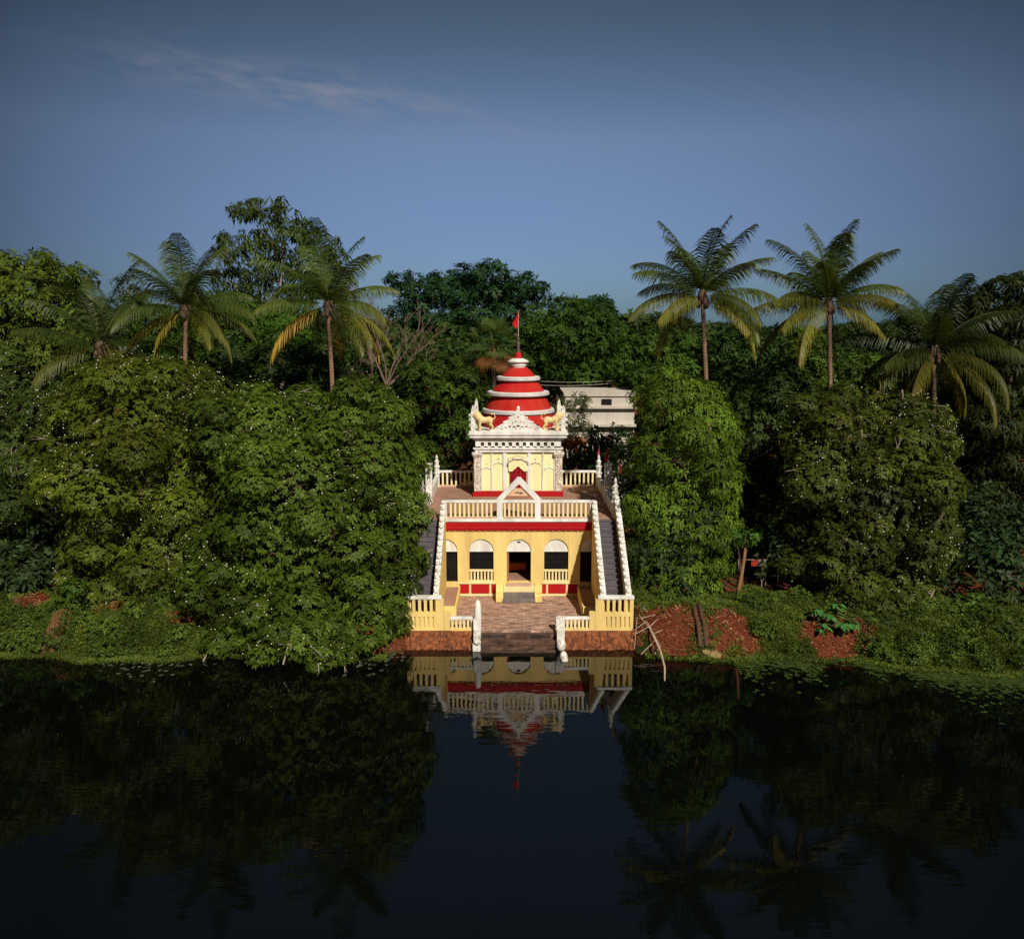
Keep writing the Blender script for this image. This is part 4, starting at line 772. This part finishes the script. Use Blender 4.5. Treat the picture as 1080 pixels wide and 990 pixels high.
# fan palm behind the temple
c = P3(520, 364, 54); g = gz(c.x, 54); fp = tag(empty('fan_palm', (c.x, c.y, g)), 'fan leaved palm with brown dead leaves just left of the dome tip', 'palm tree')
b = MB(); b.tube([(c.x, c.y, g-.2), (c.x+.1, c.y, (g+c.z)/2), (c.x, c.y, c.z-.15)], [.24, .18, .12], 9); build(b, 'trunk', 'bark', fp, smooth=60)
rs = np.random.default_rng(61)
for i in range(34):
    u = i/34; a = i*2.399; e_ = 1.3-2.4*u; d = np.array([math.cos(a)*math.cos(e_), math.sin(a)*math.cos(e_), math.sin(e_)]); hub = np.array(c)+d*1.25; s_ = unit(np.cross(d, [0, 0, 1.0])[None])[0]; up_ = np.cross(s_, d)
    th = np.linspace(-1.9, 1.9, 26); dd = np.cos(th)[:, None]*d+np.sin(th)[:, None]*s_; tip = hub+dd*rs.uniform(.7, 1.0, (26, 1))-np.array([0, 0, .25])+up_*.1; m = hub+dd*.55; wv = (np.cos(th)[:, None]*s_-np.sin(th)[:, None]*d)*.026
    V = np.concatenate([np.stack([hub+0*m-wv*.1, m-wv, tip, m+wv], 1).reshape(-1, 3), np.stack([np.array(c), np.array(c)+s_*.04, hub+s_*.03, hub], 0)])
    colr = np.array([.09, .13, .03]) if u < .75 else np.array([.22, .09, .035]); cc = np.repeat(colr[None]*rs.uniform(.75, 1.25), len(V), 0); nmesh('frond', V, np.arange(len(V)).reshape(-1, 4), 'frond', fp, col=cc)
# bare trees
def bare(label, Y, px, pyb, tips, r0, seed, group=None, name='bare_tree'):
    b0 = P3(px, pyb, Y); g = gz(b0.x, Y); rg = random.Random(seed); mb = MB(); o = Vector((b0.x, Y, g))
    mb.tube([o-Vector((0, 0, .3)), o.lerp(b0, .6), b0], [r0*1.2, r0, r0*.8], 9)
    def br(p, q, r, dep):
        m1 = p.lerp(q, .35)+Vector((rg.uniform(-.12, .12), rg.uniform(-.2, .2), rg.uniform(-.05, .2)))*(q-p).length*.35; m2 = p.lerp(q, .7)+Vector((rg.uniform(-.1, .1), rg.uniform(-.2, .2), rg.uniform(-.05, .12)))*(q-p).length*.35
        mb.tube([p, m1, m2, q], [r, r*.72, r*.45, r*.18], 6)
        if dep:
            for k in range(5):
                s = [m1, m2, q, m1.lerp(m2, .5), m2.lerp(q, .5)][k]; d = (q-p); L_ = d.length*rg.uniform(.3, .5); d = d.normalized()+Vector((rg.uniform(-.9, .9), rg.uniform(-.8, .8), rg.uniform(-.35, .7)))
                br(s, s+d.normalized()*L_, max(r*.42, .012), dep-1)
    for t in tips: br(b0, P3(t[0], t[1], Y+rg.uniform(-.8, .8)), r0*.55, 3)
    r = tag(build(mb, name, 'deadwood', None, o, smooth=60), label, 'tree', group); return r
bare('leafless pale brown tree with a spray of bare branches left of the temple', 53.5, 408, 408, [(386, 362), (395, 345), (420, 368), (440, 352), (452, 362), (448, 382), (430, 395)], .13, 71)
bare('dead pinkish tree with short broken limbs beside the third palm', 55.5, 392, 385, [(388, 330), (380, 322), (402, 338), (410, 350), (384, 350)], .11, 72)
bare('thin dead stems standing out of the crown above the huge flowering tree', 46.5, 372, 425, [(368, 398), (376, 392), (384, 404), (360, 408)], .07, 73)

# ---------------------------------------------------------------- shrubs, banks, water plants
def shrub(label, px, py, Y, rx, ry, col, seed, name='shrub', cat='shrub', **kw):
    b = lob(px, py, rx, Y, ry); root = tag(empty(name, (b[0], b[1], gz(b[0], b[1]))), label, cat); g = gz(b[0], b[1]); mb = MB(); rg = random.Random(seed)
    for i in range(5): mb.tube([(b[0]+rg.uniform(-.1, .1), b[1], g-.1), (b[0]+rg.uniform(-.5, .5)*b[3], b[1]+rg.uniform(-.4, .4)*b[4], max(b[2], g+.2))], [.05, .02], 5)
    build(mb, 'stem', 'bark', root); d = dict(dens=16, k=7, Ln=.2, Wd=.08, nsub=9); d.update(kw); crown('foliage', root, [b], col, seed=seed, low=-1.1, **d); return root
shrub('big leaved dark green shrub on the right bank below the right edge trees', 1036, 578, 42, 32, 28, (.022, .058, .020), 81, dens=4.5, k=9, Ln=.62, Wd=.17, tilt=(-.3, .6), droop=.3)
shrub('creeper covered mound on the right bank, a tall vine draped stump', 1024, 648, 35.6, 14, 30, (.060, .100, .016), 82, name='creeper_mound', cat='vines', dens=34, Ln=.15, Wd=.08, f=(.4, .7))
shrub('creeper covered stump on the left bank above hanging brown roots', 80, 632, 36.0, 11, 26, (.052, .088, .015), 83, name='creeper_mound', cat='vines', dens=34, Ln=.15, Wd=.08, f=(.4, .7))
shrub('small pale leaved bush at the water edge in the lower right corner', 1052, 672, 34.0, 24, 16, (.075, .105, .025), 84, dens=22, Ln=.17, Wd=.06)
shrub('low green bush at the foot of the large right flowering tree', 950, 640, 36.4, 26, 18, (.060, .110, .022), 85, dens=24, Ln=.16, Wd=.07)
shrub('small fresh green sapling crown above the leaning timber post', 785, 566, 38.6, 16, 10, (.075, .150, .028), 86, name='sapling', cat='tree', dens=26, Ln=.18, Wd=.07)
shrub('round dark green bush on the left bank near the view edge', 20, 655, 36.6, 22, 12, (.030, .080, .016), 87, dens=24, Ln=.16, Wd=.07)
shrub('orange flowering bush behind the terrace right of the tower', 604, 467, 53, 9, 4, (.42, .12, .02), 88, name='flowering_bush', dens=26, Ln=.2, Wd=.12, clump=.5)
# taller weeds and creepers tumbling down the banks
lb = []
for i in range(330):
    x = rng.uniform(-28, 28) if i % 3 else rng.choice([-1, 1])*rng.uniform(14, 28); y = float(edge_y(np.array([x]))[0])+.1+rng.uniform(0, 1)**1.4*3.6
    if -6.5 < x < 9.5 or soil_mask(np.array([x]), np.array([y]))[0] > .3: continue
    r = rng.uniform(.14, .48); lb.append([x, y, gz(x, y)+r*.3, r*1.3, r*1.2, r])
P, Nn, ix = sample_lobes(lb, 55, rng, -.2); hue = rng.uniform(.5, 1.5, len(lb)); cb = np.array([[.060, .096, .013]])*hue[ix][:, None]*rng.uniform(.7, 1.3, (len(P), 1)); stuff_leaves('bank_weeds', P, Nn, cb, 5, .15, .06, 96)
# hanging brown roots beneath the left creeper
b = MB(); rg = random.Random(9); c = P3(67, 648, 35.4)
for i in range(170):
    x = c.x+rg.gauss(0, .17); y = c.y-rg.uniform(0, .9); b.tube([(x, y+.3, c.z+rg.uniform(-.1, .3)), (x+rg.uniform(-.2, .1), y-.2, .7), (x+rg.uniform(-.4, .3), y-.7, -.1)], [.012, .011, .006], 4)
tag(build(b, 'hanging_roots', paint('brown_roots', (.17, .085, .035), .9), None, (c.x, c.y, 0)), 'matted brown roots hanging down the left bank into the water', 'roots', kind='stuff')
# ground cover on the banks
n = 90000; x = rng.uniform(-29, 29, n); y = edge_y(x)+rng.uniform(-.12, 1, n)**1.0*4.6; ms = soil_mask(x, y)+rng.normal(0, .16, n)
keep = (ms < .42) & ~((np.abs(x-.33) < 5.2) & (y > 34)); keep &= ~((x > -5.2) & (x < 5.6)); x, y = x[keep], y[keep]
P = np.stack([x, y, np.maximum(ground_z(x, y), -.02)+.03], 1); gcol = np.array([.058, .088, .012])[None]*(1+.35*np.sin(x*.9)[:, None]*np.sin(y*2+x*.3)[:, None])*rng.uniform(.6, 1.5, (len(x), 1)); yy = rng.random(len(x)) < .16; gcol[yy] *= np.array([1.9, 1.25, .9])
Nn = unit(np.stack([rng.normal(0, .3, len(x)), -.6+rng.normal(0, .3, len(x)), np.ones(len(x))], 1)); stuff_leaves('bank_grass', P, Nn, gcol, 4, .17, .05, 90, tilt=(.1, 1.3))
n = 14000; x = rng.uniform(-24, 25, n); y = edge_y(x)+rng.uniform(-.05, 3.5, n); ms = soil_mask(x, y); keep = (ms > .35) & ~((np.abs(x-.33) < 5.0) & (y > 34)); x, y = x[keep], y[keep]
P = np.stack([x, y, ground_z(x, y)+.02], 1); cc = np.where(rng.random((len(x), 1)) < .75, np.array([[.26, .065, .025]]), np.array([[.42, .26, .14]]))*rng.uniform(.3, 1.3, (len(x), 1)); stuff_leaves('leaf_litter', P, np.tile([[0, -.3, 1.0]], (len(x), 1)), cc, 2, .13, .06, 91, tilt=(0, .6))
# floating water weed on the right, a few pads on the left
def float_weed(name, n, fx, seed, col):
    rs = np.random.default_rng(seed); x = fx(rs, n); d = rs.exponential(.42, n)*(1+.5*np.sin(x*.8)+.35*np.sin(x*2.3)); y = edge_y(x)+.25-d; m = (ground_z(x, y) < .05); x, y = x[m], y[m]; P = np.stack([x, y, np.full(len(x), .012)+rs.uniform(0, .02, len(x))], 1)
    c_ = np.array(col)[None]*rs.uniform(.4, 1.5, (len(x), 1)); V, Fq, C = rosettes(P, np.tile([[0, 0, 1.0]], (len(x), 1)), 4, .10, .075, c_, .3, rs, 0, 0, (-.02, .10)); return tag(nmesh(name, V, Fq, 'leaf', None, (0, 0, 0), C), kind='stuff')
float_weed('water_weed', 15000, lambda r, n: 9.0+r.random(n)**.8*18, 92, (.055, .085, .020)); float_weed('pond_scum', 260, lambda r, n: -15.5+r.normal(0, 1.8, n), 93, (.12, .14, .09)); float_weed('pond_scum', 120, lambda r, n: -5.8+r.normal(0, .7, n), 94, (.12, .14, .09))
# arum plants
def arum(x, y, s, label):
    rg = random.Random(int(x*100)); z = max(gz(x, y), 0); root = tag(empty('taro_plant', (x, y, z)), label, 'plant', 'taro plants at the water edge')
    for i in range(9):
        a = i*2.4+rg.uniform(-.3, .3); r = s*rg.uniform(.15, .5); h = s*rg.uniform(.5, .95); tx, ty, tz = x+r*math.cos(a), y+r*math.sin(a), z+h; m = MB(); m.tube([(x, y, z-.05), ((x+tx)/2, (y+ty)/2, z+h*.7), (tx, ty, tz)], [.02, .016, .01], 5)
        o = build(m, 'stalk', 'leafstalk', root); d = Vector((math.cos(a), math.sin(a), -.5)).normalized(); sd_ = d.cross(Vector((0, 0, 1))).normalized(); c = Vector((tx, ty, tz)); l = s*.42; m = MB()
        oc = [(-.30, .0), (-.42, .30), (-.1, .46), (.35, .34), (1, 0)]; pts = [c+d*(l*u)+sd_*(l*v) for u, v in oc]+[c+d*(l*u)-sd_*(l*v) for u, v in oc[3:0:-1]]; ctr = c+d*(l*.2)+Vector((0, 0, -.06*s)); k = len(m.v); m.add([ctr]+pts, [(0, j+1, (j+1) % len(pts)+1) for j in range(len(pts))]); build(m, 'leaf', 'arum', o)
M['leafstalk'] = paint('pale_green_stalk', (.12, .17, .04), .6); M['arum'] = paint('taro_leaf', (.035, .135, .035), .4, (.10, .20, .03), 3, .5)
for i, (px, py, s) in enumerate(((862, 655, .75), (876, 661, .7), (888, 668, .75), (868, 668, .55), (898, 664, .6), (880, 648, .6))):
    Y_ = 34.2+(668-py)*.05; arum(Xat(px, Y_, .5), Y_, s, 'broad leaved taro clump at the water edge left of the right red soil patch')
# timber post, washing line sheets, bamboo in the water, drain
p0, p1 = P3(779, 621, 37.6), P3(786, 578, 37.6); b = MB(); b.tube([p0-Vector((0, 0, .5)), p0, p0.lerp(p1, .5)+Vector((.03, 0, 0)), p1], [.085, .08, .07, .06], 8); tag(build(b, 'timber_post', 'timber', None, p0, smooth=60), 'leaning orange brown timber post under the small sapling on the right bank', 'post')
c = P3(800, 593.5, 38.9); st = tag(empty('sheet_line', (c.x, c.y, gz(c.x, c.y))), 'red and grey cloth sheets hung in the shade right of the timber post', 'cloth')
k = mpp(38.9)
for nm, x0, x1, mt in (('red_sheet', -7.5, -.2, 'signred'), ('grey_sheet', .2, 7.5, 'signgrey')):
    b = MB(); n = 8; vs = [(c.x+(x0+(x1-x0)*i/n)*k, c.y+.03*math.sin(i*1.9), c.z+zz*k) for zz in (3.4, -3.4) for i in range(n+1)]; b.add(vs, [(i, i+1, i+n+2, i+n+1) for i in range(n)]); o = build(b, nm, mt, st); md = o.modifiers.new('thickness', 'SOLIDIFY'); md.thickness = .01
b = MB(); b.tube([(c.x-1.0, c.y, c.z+3.6*k), (c.x+1.0, c.y, c.z+3.6*k)], .012, 5)
for s in (-1, 1): b.tube([(c.x+s*.95, c.y, gz(c.x, c.y)-.2), (c.x+s*.95, c.y, c.z+3.8*k)], .03, 6)
build(b, 'line_frame', 'bamboo', st)
for j, (px, h, lab) in enumerate(((807, 1.1, 'thin pale stemmed young plant below the hanging grey sheet'), (803, .7, 'shorter forked young plant below the hanging red sheet'))):
    q = P3(px, 620, 38.4); b = MB(); q.z = gz(q.x, q.y); b.tube([q, q+Vector((0, 0, h*.6)), q+Vector((.03, 0, h))], [.03, .02, .012], 5)
    for a in (-1, 1): b.tube([q+Vector((0, 0, h*.5)), q+Vector((a*.16, -.05, h*.85))], [.016, .008], 4)
    rt = tag(build(b, 'young_plant', 'bark_pale', None, q), lab, 'plant'); crown('leaves', rt, [[q.x, q.y, q.z+h, .22, .22, .14]], (.08, .11, .04), seed=95+j, dens=40, k=5, Ln=.14, Wd=.05, nsub=3, low=-1.1)
# the fallen branch: many ribs off one curved stem, dipping into the water
rt = tag(empty('fallen_branch', (P3(690, 690, 33.9).x, 33.9, 0)), 'dry forked bamboo branch lying from the red bank into the water right of the temple', 'branch')
stem = [P3(675, 632, 37.0), P3(682, 655, 35.6), P3(689, 670, 34.1), P3(697, 688, 33.2), P3(701, 704, 32.3), P3(701, 722, 31.0)]
b = MB(); b.tube(stem, [.022, .035, .045, .05, .045, .03], 7); build(b, 'stem', 'bamboo', rt, smooth=60)
tw = [((674, 648), (692, 672)), ((676, 652), (691, 648)), ((671, 668), (684, 661)), ((684, 662), (694, 652)), ((676, 690), (690, 676)), ((686, 668), (696, 678)), ((672, 662), (682, 655)), ((669, 684), (672, 650)), ((690, 690), (697, 680)), ((683, 645), (678, 640)), ((690, 668), (699, 664)), ((682, 655), (697, 684))]
for i, ((a, c_), (d, e_)) in enumerate(tw):
    Y0_ = 34.9-(c_-660)*.05; Y1_ = 34.9-(e_-660)*.05; b = MB(); b.tube([P3(a, c_, Y0_), P3((a+d)/2, (c_+e_)/2, (Y0_+Y1_)/2+.03), P3(d, e_, Y1_)], [.014, .016, .011], 5); build(b, 'twig', 'bamboo', rt)
q0, q1 = P3(733, 640, 36.4), P3(741, 690, 34.0); b = MB()
for s in (-1, 1): b.tube([Vector((q0.x+(q1.x-q0.x)*t/12+s*.13, 36.4-2.5*t/12, max(gz(q0.x+(q1.x-q0.x)*t/12, 36.4-2.5*t/12), 0)+.09)) for t in range(13)], .085, 6)
tag(build(b, 'drain_gutter', paint('wet_drain_stone', (.10, .055, .04), .8), None, (q1.x, 35, 0)), 'narrow stone drain running down the red bank right of the temple', 'drain')
q = P3(752, 690, 33.9); b = MB(); b.ball((q.x, 33.7, .08), (.35, .3, .18), 12, 8); b.ball((q.x-.3, 33.85, .16), (.25, .25, .14), 10, 7); tag(build(b, 'mossy_stone', paint('mossy_stone', (.30, .20, .09), .9, (.07, .10, .03), 3, .8, .6), None, (q.x, 34, 0), smooth=60), 'mossy yellowish stone at the mouth of the drain', 'stone')

# ---------------------------------------------------------------- house, pole and wires behind
hs = P3(630, 440, 57.5); HX, HY, HG = hs.x, 57.5, gz(hs.x, 57.5)
hr = tag(empty('white_house', (HX, HY, HG)), 'old white flat roofed house half hidden by trees right of the dome', 'house')
zt, z1_, z2_, z3_ = zat(414, HY), zat(429, HY), zat(447, HY), zat(456, HY)
b = MB(); b.box(HX-2.2, HX+2.5, HY, HY+5, HG-.3, zt-.25); build(b, 'wall', 'house', hr)
b = MB(); b.box(HX-2.3, HX+2.6, HY-.1, HY+5.1, zt-.247, zt); b.box(HX-2.3, HX+2.6, HY-.3, HY-.003, z1_-.1, z1_+.05); b.box(HX-2.3, HX+2.6, HY-.45, HY-.003, z2_-.15, z2_); build(b, 'roof', 'house', hr)
for dx in (-1.2, .6):
    b = MB(); b.box(HX+dx-.35, HX+dx+.35, HY-.03, HY-.002, (zt+z1_)/2-.35, (zt+z1_)/2+.05); build(b, 'window', 'dark', hr)
    b = MB(); b.box(HX+dx-.3, HX+dx+.5, HY-.06, HY-.002, HG, z3_-.3); o = build(b, 'doorway', 'timber', hr); b = MB(); b.box(HX+dx+.0, HX+dx+.2, HY-.08, HY-.062, HG, z3_-.5); build(b, 'dark_gap_strip', 'dark', o)  # solid dark strip stands in for the shade of the door opening
    b = MB(); b.box(HX+dx-.95, HX+dx-.75, HY-.4, HY-.15, HG, z2_-.153); build(b, 'column', 'house', hr)
def wire(a, c_, sag, label, gname):
    b = MB(); b.tube([a.lerp(c_, t/12)-Vector((0, 0, sag*4*(t/12)*(1-t/12))) for t in range(13)], .013, 5); tag(build(b, 'power_line', 'pole', None, a), label, 'cable', gname)
wire(P3(455, 409, 56), P3(505, 409.5, 56), .05, 'thin overhead wire running left from the pale pole behind the tower', 'overhead wires')
wire(P3(505, 409.5, 56), P3(524, 409, 56), .02, 'short overhead wire between the pale pole and the dome', 'overhead wires')
wire(P3(570, 402, 62), P3(650, 401, 62), .1, 'upper of the two overhead wires right of the dome', 'overhead wires')
wire(P3(570, 406, 62), P3(650, 403.5, 62), .12, 'lower of the two overhead wires right of the dome', 'overhead wires')
a = P3(504.5, 409, 56); b = MB(); b.tube([(a.x, a.y, gz(a.x, a.y)), (a.x, a.y, a.z+.1)], .05, 7); b.tube([(a.x-.3, a.y, a.z+.02), (a.x+.5, a.y, a.z+.02)], .03, 5); tag(build(b, 'utility_pole', 'pole', None, (a.x, a.y, gz(a.x, a.y))), 'thin pale utility pole left of the dome', 'pole')
